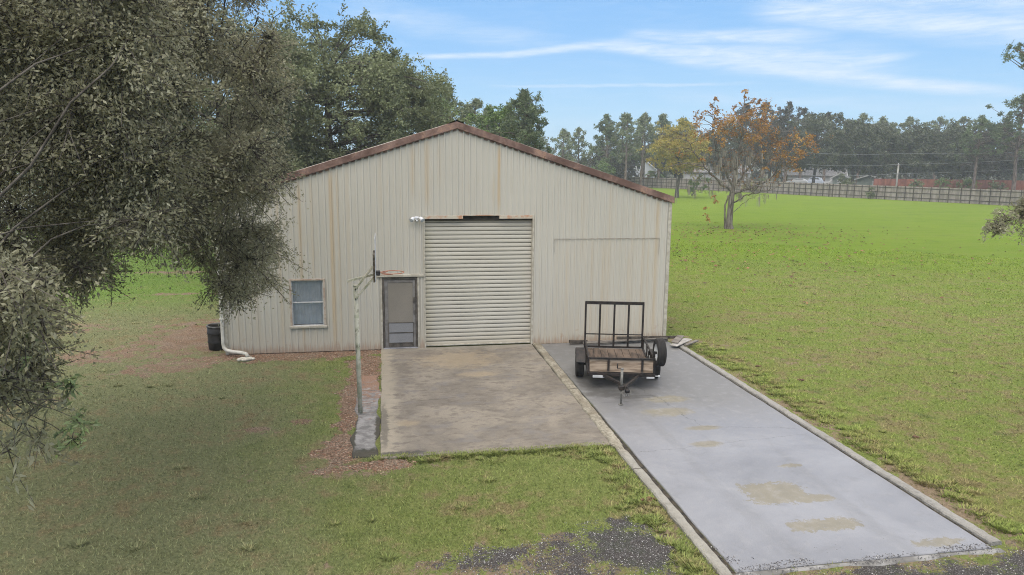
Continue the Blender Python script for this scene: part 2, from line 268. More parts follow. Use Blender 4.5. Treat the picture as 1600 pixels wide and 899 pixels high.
# ------------------------------------------------------------------ materials
def material(name, build, rough=.8, metal=0, spec=.3, bump=None):
    m_ = bpy.data.materials.new(name); m_.use_nodes = True; m_.node_tree.nodes.clear(); t = NT(m_.node_tree)
    p = t.node('ShaderNodeBsdfPrincipled'); o = t.node('ShaderNodeOutputMaterial'); t.link(p.outputs[0], o.inputs[0])
    p.inputs['Roughness'].default_value = rough; p.inputs['Metallic'].default_value = metal; p.inputs['Specular IOR Level'].default_value = spec
    r_ = build(t, p)
    if isinstance(r_, tuple): p.inputs['Base Color'].default_value = (*r_, 1)
    elif r_ is not None: t.link(r_, p.inputs['Base Color'])
    return m_
def bump(t, p, h, dist, strength=1.0):
    b = t.node('ShaderNodeBump'); t.link(h, b.inputs['Height']); b.inputs['Distance'].default_value = dist; b.inputs['Strength'].default_value = strength
    t.link(b.outputs[0], p.inputs['Normal'])
def speckle(a, b, scale=6, rough=.8, detail=6, bmp=0, spec=.3, metal=0, stretch=None, lo=.3, hi=.7):
    def f(t, p):
        n_ = t.noise(t.obj(), scale, detail, .6, 0, stretch)
        if bmp: bump(t, p, n_, bmp)
        return t.mix(n_.step(lo, hi), a, b)
    return f

# turf colour as a function of the place, shared by the soil sheet and the blades
def turf_colour(t, pos, fine=1.0):
    x, y, z = t.xyz(pos); p2 = t.comb(x, y, 0)
    big = t.noise(p2, .12, 4, .6); mid = t.noise(p2, .55, 5, .65); sm = t.noise(p2, 2.6, 5, .65); tiny = t.noise(p2, 16, 4, .7)
    far = (x * .35 + y * .95 + (big - .5) * 12).step(20, 52) * x.step(6, 10)
    right = x.step(7.5, 9.5)
    left = (x * -1.0 - (y - 12) * .12 + (mid - .5) * 3).step(-.8, 3.2)
    c = t.mix(sm * .7 + tiny * .3, TURF_F[0], TURF_F[1])                                     # front strip
    cl_ = t.mix(mid * .35 + sm * .35 + tiny * .3, TURF_L[0], TURF_L[1])
    cr = t.mix(mid * .4 + sm * .35 + tiny * .25, TURF_R[0], TURF_R[1])
    cf = t.mix(mid * .5 + big * .5, TURF_FAR[0], TURF_FAR[1])
    c = t.mix(left, c, cl_); c = t.mix(right, c, cr); c = t.mix(far, c, cf)
    back = (y - 24).step(0, 7) * (x + 4).step(1, -1)
    c = t.mix(back, c, (.15, .235, .05))
    dead = (sm * .5 + mid * .45 + tiny * .2 + right * .04).step(.56, .78) * (1 - far * .93) * (1 - back * .6) * (1 - left * .05)
    c = t.mix(dead * .8, c, t.mix(tiny, (.17, .12, .065), (.29, .235, .13)))
    streak = t.noise(p2, 1.0, 4, .6, .3, (.25, 1.6, 1)).step(.52, .7) * right * (1 - far)
    c = t.mix(streak * .38, c, (.235, .21, .085))
    wd_ = t.noise(p2, 1.3, 5, .7, .4, (1, 1, 1)).step(.62, .8) * right * (1 - far)
    c = t.mix(wd_ * .5, c, (.065, .125, .025))
    mow = t.noise(p2, 1.0, 4, .6, .4, (.06, .9, 1)); c = t.mix(mow.step(.4, .75) * far * .45, c, (.20, .235, .045)); c = t.mix(t.noise(p2, .35, 5, .7).step(.55, .8) * far * .35, c, (.075, .15, .02))
    beyond = ((x - 82.8) * 69.7 + (y - 82.4) * 29.9).step(-30, 120)
    c = t.mix(beyond, c, (.085, .085, .045))
    return c, tiny, sm, mid
# ------------------------------------------------------------------ ground sheet
_r = np.random.default_rng(99); _W = [(_r.uniform(0, 6.28), _r.uniform(.7, 1.5) * k_, _r.uniform(0, 6.28)) for k_ in (1, 1, 1, 2.3, 2.3, 2.3, 5, 5, 5, 5) for _ in (0, 1)]
def wnoise(x, y, s_):
    t_ = 0
    for a_, f_, p_ in _W: t_ = t_ + np.sin((x * math.cos(a_) + y * math.sin(a_)) * f_ * s_ + p_ + np.sin(y * s_ * f_ * .6 + a_)) / f_ ** .6
    return t_ / 4.2
def zone(x, y, blobs):
    z_ = np.zeros_like(x); w_ = .34 * wnoise(x, y, 5.0) + .16 * wnoise(y, x, 17.0)
    for cx, cy_, rx, ry, rot, amt in blobs:
        c_, s_ = math.cos(R(rot)), math.sin(R(rot)); u_ = ((x - cx) * c_ + (y - cy_) * s_) / rx; v_ = (-(x - cx) * s_ + (y - cy_) * c_) / ry
        d_ = np.sqrt(u_ * u_ + v_ * v_); z_ = np.maximum(z_, amt * np.clip(1.5 - d_ + w_ * (.5 + np.minimum(d_, 1)) , 0, 1))
    return z_
MULCH = [(-2.6, 19.75, 2.2, .55, 0, 1), (-.62, 18.4, .42, 1.7, 0, 1), (-1.2, 19.9, 1.5, .5, 0, 1), (-.78, 15.6, .26, 2.6, 0, 1), (-.80, 12.9, .34, .85, 0, 1), (-.3, 12.1, .8, .25, 4, .95),
         (-5.5, 19.2, 1.3, 1.0, 20, .6), (-5.7, 22.2, 1.6, 2.6, 0, .70), (-7.6, 20.4, 1.9, 1.0, 0, .58), (-9.5, 24, 1.6, .8, 0, .5), (-2.6, 14.2, .45, .3, 0, .52), (-1.7, 14.5, .35, .22, 0, .6), (-7.5, 16.5, 1.3, .5, 20, .45),
         (-8.2, 29.7, 1.6, .35, 0, .6), (-9.5, 35.5, 2.0, .6, 0, .6), (-13.5, 33.0, 1.2, .6, 0, .6)]
GRAVEL = [(3.2, 8.75, .78, .62, 0, 1), (2.3, 8.6, .6, .5, 0, .62), (1.35, 8.85, .85, .28, 8, .72), (6.4, 7.35, 3.6, .42, 2, .95), (3.4, 7.5, 2.2, .5, 0, .6), (8.7, 7.55, 1.2, .35, 0, .9), (5.0, 8.02, .5, .09, 0, .85), (7.9, 8.0, .5, .08, 0, .8), (6.4, 7.98, .6, .05, 0, .6)]
DIRT = [(1.8, 8.55, 2.4, .75, 4, .62), (3.9, 8.9, .3, 1.2, 0, .6), (4.02, 10.6, .16, 1.2, 0, .55), (8.75, 12.6, .28, 2.6, 2, .6), (8.72, 9.6, .42, 1.6, 0, .72), (8.6, 16.5, .25, 2.2, 0, .5),
        (9.4, 19.0, .9, .45, 0, .5), (10.8, 17.2, 1.3, .5, -30, .4), (8.7, 19.9, .5, .5, 0, .8), (6, 7.6, 5, .7, 0, .55), (-.4, 12.0, 1.6, .45, 0, .5)]
def axis(pts):
    out_ = []
    for a_, b_, n_ in pts: out_ += list(np.linspace(a_, b_, n_, endpoint=False))
    return np.array(out_ + [pts[-1][1]])
gx = axis([(-1500, -200, 8), (-200, -40, 16), (-40, -14, 40), (-14, 14, 330), (14, 40, 50), (40, 200, 40), (200, 1500, 10)])
gy = axis([(-400, -20, 8), (-20, 5, 20), (5, 26, 250), (26, 45, 80), (45, 200, 60), (200, 2500, 14)])
GX, GY = np.meshgrid(gx, gy); nx, ny = len(gx), len(gy)
def rise(x, y):      # the lawn swells very gently beside the drive
    return .10 * np.clip((x - 9) / 8, 0, 1) * np.clip(1 - (y - 8) / 60, 0, 1) + .02 * np.sin(x * .9) * np.sin(y * .7 + 1) * np.clip((np.abs(x - 2) - 7.2) / 3, 0, 1) * np.clip(1 - y / 80, 0, 1)
V = np.stack([GX, GY, rise(GX, GY)], -1).reshape(-1, 3)
idx = np.arange(nx * ny).reshape(ny, nx)
F = np.stack([idx[:-1, :-1], idx[:-1, 1:], idx[1:, 1:], idx[1:, :-1]], -1).reshape(-1, 4)
def ground_mat(t, p):
    pos = t.pos(); c, tiny, sm, mid = turf_colour(t, pos)
    x, y, z = t.xyz(pos); p2 = t.comb(x, y, 0)
    e1 = t.noise(p2, 3.2, 5, .7) - .5; e2 = t.noise(p2, 22, 4, .7)
    c = t.mul(c, tiny * .7 + .5)
    d = (t.attr('dirt') + e1 * 1.1 + (e2 - .5) * .4).step(.42, .62)
    c = t.mix(d, c, t.mix(e2, (.13, .095, .06), (.32, .25, .17)))
    mu = (t.attr('mulch') + e1 * 1.0 + (e2 - .5) * .4).step(.40, .58)
    straw = t.noise(p2, 30, 4, .7, 1.2); straw2 = t.noise(p2, 2.0, 3)
    mc = t.mix(straw.step(.3, .7), t.mix(straw2, (.085, .055, .040), (.11, .085, .065)), t.mix(straw2, (.31, .185, .11), (.36, .29, .22)))
    c = t.mix(mu, c, mc)
    gr = (t.attr('gravel') + e1 * .9 + (e2 - .5) * .9).step(.40, .72)
    c = t.mix(gr * .9, c, t.mix(t.voro(p2, 45, 'F1', 0).step(.0, .6), (.16, .155, .155), (.05, .048, .05)))
    bump(t, p, tiny * .6 + e2 * .6, .05)
    return c
M_ground = material('ground_soil', ground_mat, .95, 0, .1)
fx, fy = GX.ravel(), GY.ravel()
ground = mesh_np('ground', V, F, M_ground, None, {'mulch': ('POINT', zone(fx, fy, MULCH)), 'gravel': ('POINT', zone(fx, fy, GRAVEL)), 'dirt': ('POINT', zone(fx, fy, DIRT))}, True)
tag(ground, kind='structure')

# ------------------------------------------------------------------ concrete: apron, strip, driveway, kerbs
def crack(t, p2, x0, y0, x1, y1, amp, wdt):
    """thin wandering line between two points, as a mask"""
    x, y, z = t.xyz(p2); L = math.hypot(x1 - x0, y1 - y0); ux, uy = (x1 - x0) / L, (y1 - y0) / L
    s_ = (x - x0) * ux + (y - y0) * uy; d_ = (x - x0) * -uy + (y - y0) * ux
    wb = (t.noise(p2, 2.2, 6, .65) - .5) * amp
    return (d_ + wb).abs().step(wdt, wdt * .25) * s_.step(-.05, .05) * s_.step(L + .05, L - .05)
def ell(t, p2, cx, cy_, rx, ry, soft=.35, nz=.5, ns=3.0, pw=2):
    x, y, z = t.xyz(p2); k_ = min(rx, ry) * nz * 2.6; n1 = t.noise(p2, ns, 6, .75) - .5; n2 = t.noise(p2, ns * 1.3, 6, .75, .5) - .5
    d_ = (((x + n1 * k_ * 1.6 - cx) / rx).abs() ** pw + ((y + n2 * k_ - cy_) / ry).abs() ** pw)
    return d_.step(1.0 + soft * 1.3, 1.0 - soft * 1.3) * (t.noise(p2, 11, 5, .8).step(.12, .45) * .6 + .4)
def apron_mat(t, p):
    pos = t.pos(); x, y, z = t.xyz(pos); p2 = t.comb(x, y, 0)
    a = t.noise(p2, .7, 6, .68, .6, (.9, 1.15, 1)); b = t.noise(p2, 4, 6, .7, .3, (.8, 1.3, 1)); g_ = t.noise(p2, 60, 3, .7)
    c = t.mix(a.step(.3, .72), (.16, .14, .115), (.245, .215, .172))
    c = t.mix(b.step(.48, .7) * .65, c, (.115, .098, .082))
    c = t.mix(t.noise(p2, 9, 6, .75, .4, (.9, 1.2, 1)).step(.5, .72) * .18, c, (.34, .29, .21))
    c = t.mix(t.noise(p2, 1.7, 5, .7, .3, (.9, 1.2, 1)).step(.52, .74) * .5, c, (.165, .155, .15))
    for e in ((1.9, 18.6, .95, .75, .8, .6), (2.2, 17.2, .45, .22, .8, .6), (.35, 14.0, .22, .16, .9, .6)):
        c = t.mix(ell(t, p2, *e) * .42, c, (.39, .305, .19))
    c = t.mix((x - .12 + (b - .5) * .4).step(.15, -.1) * .45, c, (.40, .35, .26))
    c = t.mix(ell(t, p2, .9, 19.3, .6, .35, .9, .6) * .4, c, (.12, .10, .09))
    c = t.mix(ell(t, p2, .22, 12.50, .45, .10, .4, .7, 5) * .8, c, (.05, .047, .04)); c = t.mix(ell(t, p2, -.08, 14.0, .08, 1.2, .4, .7, 5) * .6, c, (.07, .065, .055))
    c = t.mix(crack(t, p2, .1, 15.3, 3.9, 15.8, .12, .013) * .55, c, (.07, .06, .05))
    c = t.mix((y + (t.noise(p2, 5, 4) - .5) * .5).step(19.5, 20.0) * .4, c, (.30, .28, .23))
    c = t.mul(c, g_ * .5 + .75)
    bump(t, p, b + g_ * .6, .012)
    t.link(a * .25 + .55, p.inputs['Roughness'])
    return c
M_apron = material('stained_concrete', apron_mat, .7)
def plate(name, x0, x1, y0, y1, z0, z1, mat, label=None, wob=.0, n_=40):
    """slab with slightly uneven edges and a soft arris"""
    b = MB(); e = .012
    def edge(u, v, w_): return (math.sin(u * 3.1 + v) + math.sin(u * 7.7 + 2 * v) * .6) * w_
    top = []
    for k in range(n_): top.append((x0 + edge(y0 + (y1 - y0) * k / n_, 1, wob), y0 + (y1 - y0) * k / n_))
    for k in range(n_ // 2): top.append((x0 + (x1 - x0) * k / (n_ // 2), y1))
    for k in range(n_): top.append((x1 + edge(y1 + (y0 - y1) * k / n_, 2, wob), y1 + (y0 - y1) * k / n_))
    for k in range(n_ // 2): top.append((x1 + (x0 - x1) * k / (n_ // 2), y0 + edge(x1 + (x0 - x1) * k / (n_ // 2), 3, wob)))
    cx, cy_ = (x0 + x1) / 2, (y0 + y1) / 2; N_ = len(top)
    vs = [(x + (e if x < cx else -e), y + (e if y < cy_ else -e), z1) for x, y in top] + [(x, y, z1 - e) for x, y in top] + [(x, y, z0) for x, y in top]
    fs = [tuple(reversed(range(N_)))]
    for r_ in (0, 1):
        for k in range(N_): fs.append((r_ * N_ + k, r_ * N_ + (k + 1) % N_, (r_ + 1) * N_ + (k + 1) % N_, (r_ + 1) * N_ + k))
    b.add(vs, fs); o = b.build(name, mat); tag(o, label, kind='structure'); return o
plate('concrete_apron', -.15, 4.14, 12.36, 19.98, -.15, .03, M_apron, 'brown stained concrete apron in front of the roll-up door', .008)
def strip_mat(t, p):
    pos = t.pos(); x, y, z = t.xyz(pos); p2 = t.comb(x, y, 0)
    a = t.noise(p2, 3, 6, .7); c = t.mix(a.step(.3, .7), (.13, .125, .12), (.27, .26, .25))
    b2 = t.noise(p2, 6, 5, .7); mo = (x + (b2 - .5) * .16).step(-.27, -.22).max((y + (b2 - .5) * .45).step(12.95, 12.68)).max((x + (b2 - .5) * .1).step(-.60, -.64)) * y.step(14.75, 14.4)
    c = t.mix(mo, c, t.mix(a, (.03, .032, .022), (.07, .06, .045)))
    st = (t.noise(p2, 5, 6, .7, 1, (1, 2, 1)) + (y - 15.2) * .14).step(.50, .72)
    c = t.mix(st, c, t.mix(t.noise(p2, 34, 3, .7, 1), (.10, .06, .04), (.36, .22, .15)))
    for q in ((-.62, 15.3, -.2, 15.55), (-.62, 16.4, -.2, 16.2), (-.6, 14.75, -.2, 14.6)): c = t.mix(crack(t, p2, *q, .12, .014) * .8, c, (.05, .045, .04))
    bump(t, p, a, .02); return c
plate('concrete_strip', -.66, -.19, 12.42, 17.5, -.1, .018, material('grey_strip_concrete', strip_mat, .75), 'narrow cracked grey concrete strip beside the brown apron', .04)
def drive_mat(t, p):
    pos = t.pos(); x, y, z = t.xyz(pos); p2 = t.comb(x, y, 0)
    a = t.noise(p2, .5, 5, .6, .5); b = t.noise(p2, 5, 6, .65); g_ = t.noise(p2, 80, 3, .7)
    back = (y + (a - .5) * 3.5).step(12.0, 15.6)
    c = t.mix(a.step(.15, .85), DRIVE[0], DRIVE[1])
    c = t.mix(back * .8, c, t.mix(b, (.11, .105, .095), (.165, .16, .148)))
    wet = 1 - back * .35
    dry = None
    for e in ((6.12, 10.0, .52, .36, .12, .45, 7, 5), (6.62, 9.72, .34, .12, .25, .6, 7, 3), (6.28, 8.93, .56, .17, .2, .7, 7, 4), (6.95, 10.95, .22, .07, .3, .8, 7), (7.6, 8.22, .42, .10, .3, .9, 7),
              (5.9, 12.1, .3, .14, .5, .4, 5), (6.2, 12.9, .35, .12, .5, .4, 5), (5.85, 13.9, .55, .25, .5, .4, 4), (6.15, 14.7, .5, .22, .5, .4, 4), (5.4, 16.6, .4, .3, .6, .5, 3)):
        m_ = ell(t, p2, *e); dry = m_ if dry is None else dry.max(m_)
    c = t.mix(dry * .8, c, t.mix(b, (.155, .14, .095), (.24, .215, .155)))
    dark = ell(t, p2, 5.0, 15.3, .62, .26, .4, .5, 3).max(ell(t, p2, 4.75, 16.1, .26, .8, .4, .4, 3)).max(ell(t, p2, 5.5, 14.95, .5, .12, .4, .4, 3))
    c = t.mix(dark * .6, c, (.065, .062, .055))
    ck = None
    for q in ((5.75, 16.0, 6.1, 14.1, .3, .012), (6.1, 14.1, 6.2, 13.0, .25, .010), (4.55, 14.65, 7.2, 14.75, .1, .010), (6.2, 13.0, 8.1, 12.6, .2, .009), (4.5, 11.9, 8.1, 12.3, .15, .006)):
        m_ = crack(t, p2, *q); ck = m_ if ck is None else ck.max(m_)
    c = t.mix(ck * .7, c, (.045, .042, .04))
    trk = ((x - 5.35).abs().step(.28, .08)).max((x - 6.95).abs().step(.28, .08)) * t.noise(p2, 1.0, 4, .6, 0, (2.5, .3, 1)).step(.35, .7)
    c = t.mix(trk * .22, c, (.11, .108, .10)); c = t.mix(b.step(.5, .8) * .3, c, (.27, .27, .275)); c = t.mix(t.noise(p2, 1.6, 6, .7, .6).step(.55, .8) * .28, c, (.13, .13, .13)); c = t.mul(c, g_ * .35 + .82)
    # litter of gravel washed on to the near end
    lit = (t.voro(p2, 16) .step(.16, .10)) * (t.noise(p2, 2.5, 3).step(.5, .62)) * y.step(8.7, 8.2)
    c = t.mix(lit, c, (.05, .045, .04))
    r_ = (dry * .35 + (1 - wet) * .3 + .30 + b * .16 + g_ * .1); t.link(r_.min(.85), p.inputs['Roughness'])
    bump(t, p, b * .3 + g_ * .4, .006)
    return c
M_drive = material('wet_grey_concrete', drive_mat, .4, 0, .5)
plate('driveway', 4.40, 8.22, 7.98, 19.97, -.15, .024, M_drive, 'damp blue-grey concrete driveway under the utility trailer', .006)
def kerb_mat(t, p):
    pos = t.pos(); x, y, z = t.xyz(pos); p2 = t.comb(x, y, z)
    a = t.noise(p2, 2.2, 6, .7, .5, (1, .6, 1)); b = t.noise(p2, 14, 5, .7)
    c = t.mix(a.step(.3, .7), (.22, .19, .14), (.37, .34, .27)); c = t.mix(b.step(.5, .68) * .7, c, (.12, .105, .07)); c = t.mix(t.noise(p2, 5, 5, .7).step(.52, .68) * .6, c, (.17, .15, .11))
    c = t.mix(y.step(12.2, 11.6) * .7 * x.step(7, 6), c, t.mix(a * .5 + b * .5, (.22, .21, .185), (.38, .37, .335)))
    for q in ((3.8, 11.15, 4.6, 11.15), (8.0, 13.3, 8.8, 13.35), (3.8, 15.6, 4.8, 15.65), (8.0, 10.2, 8.8, 10.25), (8, 16.8, 8.8, 16.8)): c = t.mix(crack(t, p2, *q, .1, .02), c, (.05, .04, .03))
    c = t.mix(x.step(7, 7.5) * .8, c, t.mix(a * .5 + b * .5, (.19, .185, .17), (.36, .35, .33)))
    c = t.mul(c, b * .4 + .78); bump(t, p, a + b * .8, .03); return c
M_kerb = material('mossy_kerb_concrete', kerb_mat, .85)
def kerb(name, pts, wd, h, label):
    b = MB(); prev = None; rows = []
    ex = []
    for i in range(len(pts) - 1):
        for k in range(30): f_ = k / 30; ex.append((pts[i][0] * (1 - f_) + pts[i + 1][0] * f_, pts[i][1] * (1 - f_) + pts[i + 1][1] * f_))
    ex.append(pts[-1]); rr = random.Random(3)
    for (x, y) in ex:
        w_ = wd(y) * (.90 + .16 * rr.random()) / 2; hh = h + (rr.random() - .5) * .016; e = .02; xo = (rr.random() - .5) * .022
        rows.append([(x - w_ + xo, y, -.12), (x - w_ + xo, y, hh - e), (x - w_ + e + xo, y, hh), (x + w_ - e, y, hh), (x + w_, y, hh - e), (x + w_, y, -.12)])
    vs = [v for r_ in rows for v in r_]; fs = []
    for i in range(len(rows) - 1):
        for k in range(5): fs.append((i * 6 + k, i * 6 + k + 1, i * 6 + 7 + k, i * 6 + 6 + k))
    fs += [tuple(range(6)), tuple(range(len(vs) - 6, len(vs)))[::-1]]
    b.add(vs, fs); return tag(b.build(name, M_kerb), label, kind='structure')
kerb('kerb', [(4.28, 19.96), (4.24, 15), (4.2, 12.2), (4.24, 7.6)], lambda y: .23 if y > 12.2 else .17, .06, 'long mossy concrete kerb between the brown apron and the grey driveway')
kerb('kerb', [(8.36, 19.3), (8.36, 15), (8.34, 11), (8.36, 8.05)], lambda y: .17, .06, 'concrete kerb along the right side of the driveway, against the grass')
kerb('drive_edge', [(4.36, 7.90), (6.5, 7.92), (8.4, 7.98)], lambda y: .02, .03, 'pale concrete lip across the near end of the driveway') if False else None
plate('drive_edge', 4.36, 8.3, 7.87, 7.972, -.1, .012, material('pale_edge_concrete', speckle((.14, .135, .125), (.27, .265, .255), 3, bmp=.01), .8), 'pale concrete lip across the near end of the driveway', .03)

M_joint_shade = material('dark_joint_and_shade', speckle((.02, .018, .014), (.06, .05, .035), 8), .95)  # joint filler; the same dark colour also paints the right kerb's shadow
plate('joint_shade_strip', 4.143, 4.172, 12.37, 19.97, -.1, .012, M_joint_shade, 'dark joint between the brown apron and the left kerb', .003)
plate('joint_shade_strip', 4.29, 4.397, 7.98, 19.96, -.1, .013, M_joint_shade, 'dark joint between the left kerb and the grey driveway', .004)
plate('joint_shade_strip', 8.224, 8.275, 8.1, 19.2, -.1, .014, M_joint_shade, 'dark strip painted as the shadow line between the driveway and the right kerb', .006)  # no filler here: dark colour stands in for the kerb's shadow line

# ------------------------------------------------------------------ metal shed
XL, XR, YF, YB, PK, SL = -4.25, 8.21, 20.0, 36.0, 1.98, .32
def roofz(x): return 6.12 - SL * abs(x - PK)
def siding_mat(t, p):
    pos = t.pos(); x, y, z = t.xyz(pos); front = y.step(20.3, 20.2)
    fib = t.noise(t.comb(x, y, z), 1.0, 5, .6, 0, (6, 6, .18)); big = t.noise(pos, .35, 4, .6); fine = t.noise(pos, 1.0, 5, .6, .2, (30, 30, 1.2))
    c = t.mix(big * .6 + fib * .4, (.40, .38, .328), (.488, .465, .405))
    tot = None
    for sx, wd, zt, zb, am in ((-2.78, .05, 4.6, 0, .35), (-2.22, .045, 4.7, 0, .7), (-1.90, .04, 4.8, .5, .3), (-1.39, .06, 5.0, 0, .85), (-1.22, .03, 5, 0, .5), (-.96, .05, 5.2, 0, .25), (-.1, .05, 5.4, 3.6, .2),
                               (.78, .07, 5.7, 4.2, .4), (1.17, .07, 5.9, 3.9, .62), (1.52, .05, 5.8, 4.4, .3), (3.15, .055, 5.75, 3.75, .95), (3.0, .04, 5.0, 3.9, .3), (5.6, .06, 5, 2.4, .2), (6.4, .08, 4.6, 0, .22), (7.1, .05, 4.4, 0, .2), (7.42, .05, 4.4, 0, .3), (7.82, .06, 4.3, 0, .65), (7.6, .04, 3.1, 0, .3),
                               (5.15, .04, 3.0, .3, .3), (5.9, .05, 3.0, .2, .3), (6.25, .09, 3.0, .1, .3), (7.0, .05, 2.8, .1, .3), (-3.4, .06, 2.2, 0, .3), (-3.9, .04, 2, 0, .3)):
        m_ = ((x - sx + (fib - .5) * .05) / wd).abs().step(1.5, .2) * (z - zb).step(-.2, .5) * (z - zt).step(.2, -.4) * am
        tot = m_ if tot is None else tot.max(m_)
    c = t.mix(x.step(4.76, 4.77) * x.step(7.91, 7.9) * z.step(3.08, 3.07) * .18, c, t.mix(fib, (.40, .35, .27), (.46, .415, .335)))
    tot = (tot * (fine * .9 + .45) * front).clamp()
    c = t.mix(tot * .72, c, (.42, .30, .16))
    c = t.mix(fine.step(.55, .8) * .25, c, (.41, .345, .24))
    low = (z + (fib - .5) * 1.4).step(1.5, .1); c = t.mix(low * .35, c, (.46, .40, .30))
    c = t.mix((z + (fine - .5) * .5).step(.28, .02) * .6, c, (.30, .19, .12))
    c = t.mix((t.noise(pos, 3.5, 5, .7).step(.62, .74)) * z.step(.9, .1) * .4, c, (.36, .24, .17))
    t.link(fib * .2 + .42, p.inputs['Roughness']); return c
M_siding = material('weathered_siding', siding_mat, .5, 0, .35)
M_trim = material('cream_trim', speckle((.34, .31, .25), (.46, .43, .36), 8), .55)
def rust_mat(t, p):
    pos = t.pos(); a = t.noise(pos, 1.3, 6, .7, .4); b = t.noise(pos, 9, 5, .7)
    c = t.mix(a.step(.35, .65), (.115, .068, .054), (.215, .138, .112)); c = t.mix((a * .5 + b * .5).step(.53, .66) * .65, c, (.36, .22, .15)); c = t.mix(b.step(.62, .74) * .6, c, (.07, .035, .028)); return c
M_rust = material('rusty_brown_metal', rust_mat, .7)
M_roof = material('rusty_roof_sheet', speckle((.20, .12, .09), (.40, .36, .32), 1.5), .6)
M_dark = material('dark_recess', speckle((.02, .018, .015), (.045, .038, .03), 9), .9)

shed = empty('metal_shed', (PK, 28, 0), 0, 'large cream corrugated metal shed with rusty brown roof edge and roll-up door', 'shed')
def child(o, root=None): # keep world coordinates under a root standing elsewhere
    root = root or shed; o.parent = root; o.matrix_parent_inverse = root_inv[root.name]; return o
root_inv = {}
def reg(root): root_inv[root.name] = (Matrix.Translation(root.location) @ Matrix.Rotation(root.rotation_euler[2], 4, 'Z')).inverted(); return root
reg(shed)
OPEN = [(1.08, 4.14, 0, 3.75), (-.10, .88, 0, 2.05), (-2.56, -1.62, .70, 2.05)]       # roll-up door, screen door, window
def corrugated(a0, a1, per, dep, phase=0):
    xs = []; k = math.floor((a0 - phase) / per) - 1
    while True:
        b0 = phase + k * per
        if b0 > a1: break
        for f_, d_ in ((0, 0), (.60, 0), (.68, 1), (.90, 1), (.98, 0)):
            x = b0 + f_ * per
            if a0 < x < a1: xs.append((x, d_ * dep))
        k += 1
    def dv(x):
        f_ = ((x - phase) / per) % 1
        return dep * (0 if f_ < .6 else (f_ - .6) / .08 if f_ < .68 else 1 if f_ < .9 else (.98 - f_) / .08 if f_ < .98 else 0)
    return xs, dv
xs, dv = corrugated(XL, XR, .1695, .020)
ex = [XL, XR, PK] + [v for o in OPEN for v in o[:2]]
pts = sorted(xs + [(v, dv(v)) for v in ex])
b = MB()
for (x0, d0), (x1, d1) in zip(pts, pts[1:]):
    if x1 - x0 < 1e-5: continue
    xm = (x0 + x1) / 2; cuts = [(.02, None)]
    iv = [(o[2], o[3]) for o in OPEN if o[0] - 1e-6 < xm < o[1] + 1e-6]
    segs = []; z = .02
    if iv:
        a, c_ = iv[0]
        if a > .05: segs.append((z, a, 0, 0))
        segs.append((c_, None, 0, 0))
    else: segs.append((z, None, 0, 0))
    for za, zb, *_ in segs:
        z0, z1 = (roofz(x0), roofz(x1)) if zb is None else (zb, zb)
        b.add([(x0, YF - d0, za), (x1, YF - d1, za), (x1, YF - d1, z1), (x0, YF - d0, z0)], [(0, 1, 2, 3)])
child(b.build('front_wall', M_siding))
for sx, nm in ((XL, 'side_wall'), (XR, 'side_wall')):
    ys, dvy = corrugated(YF + .01, YB, .1695, .022); py = sorted(ys + [(YF + .01, 0), (YB, 0)]); b = MB(); s_ = -1 if sx < 0 else 1
    for (y0, d0), (y1, d1) in zip(py, py[1:]): b.add([(sx + s_ * d0, y0, .02), (sx + s_ * d1, y1, .02), (sx + s_ * d1, y1, roofz(sx) - .02), (sx + s_ * d0, y0, roofz(sx) - .02)], [(0, 1, 2, 3)])
    child(b.build(nm, M_siding))
b = MB().add([(XL, YB, 0), (XR, YB, 0), (XR, YB, roofz(XR) - .02), (PK, YB, 6.1), (XL, YB, roofz(XL) - .02)], [(0, 1, 2, 3, 4)]); child(b.build('back_wall', M_siding))
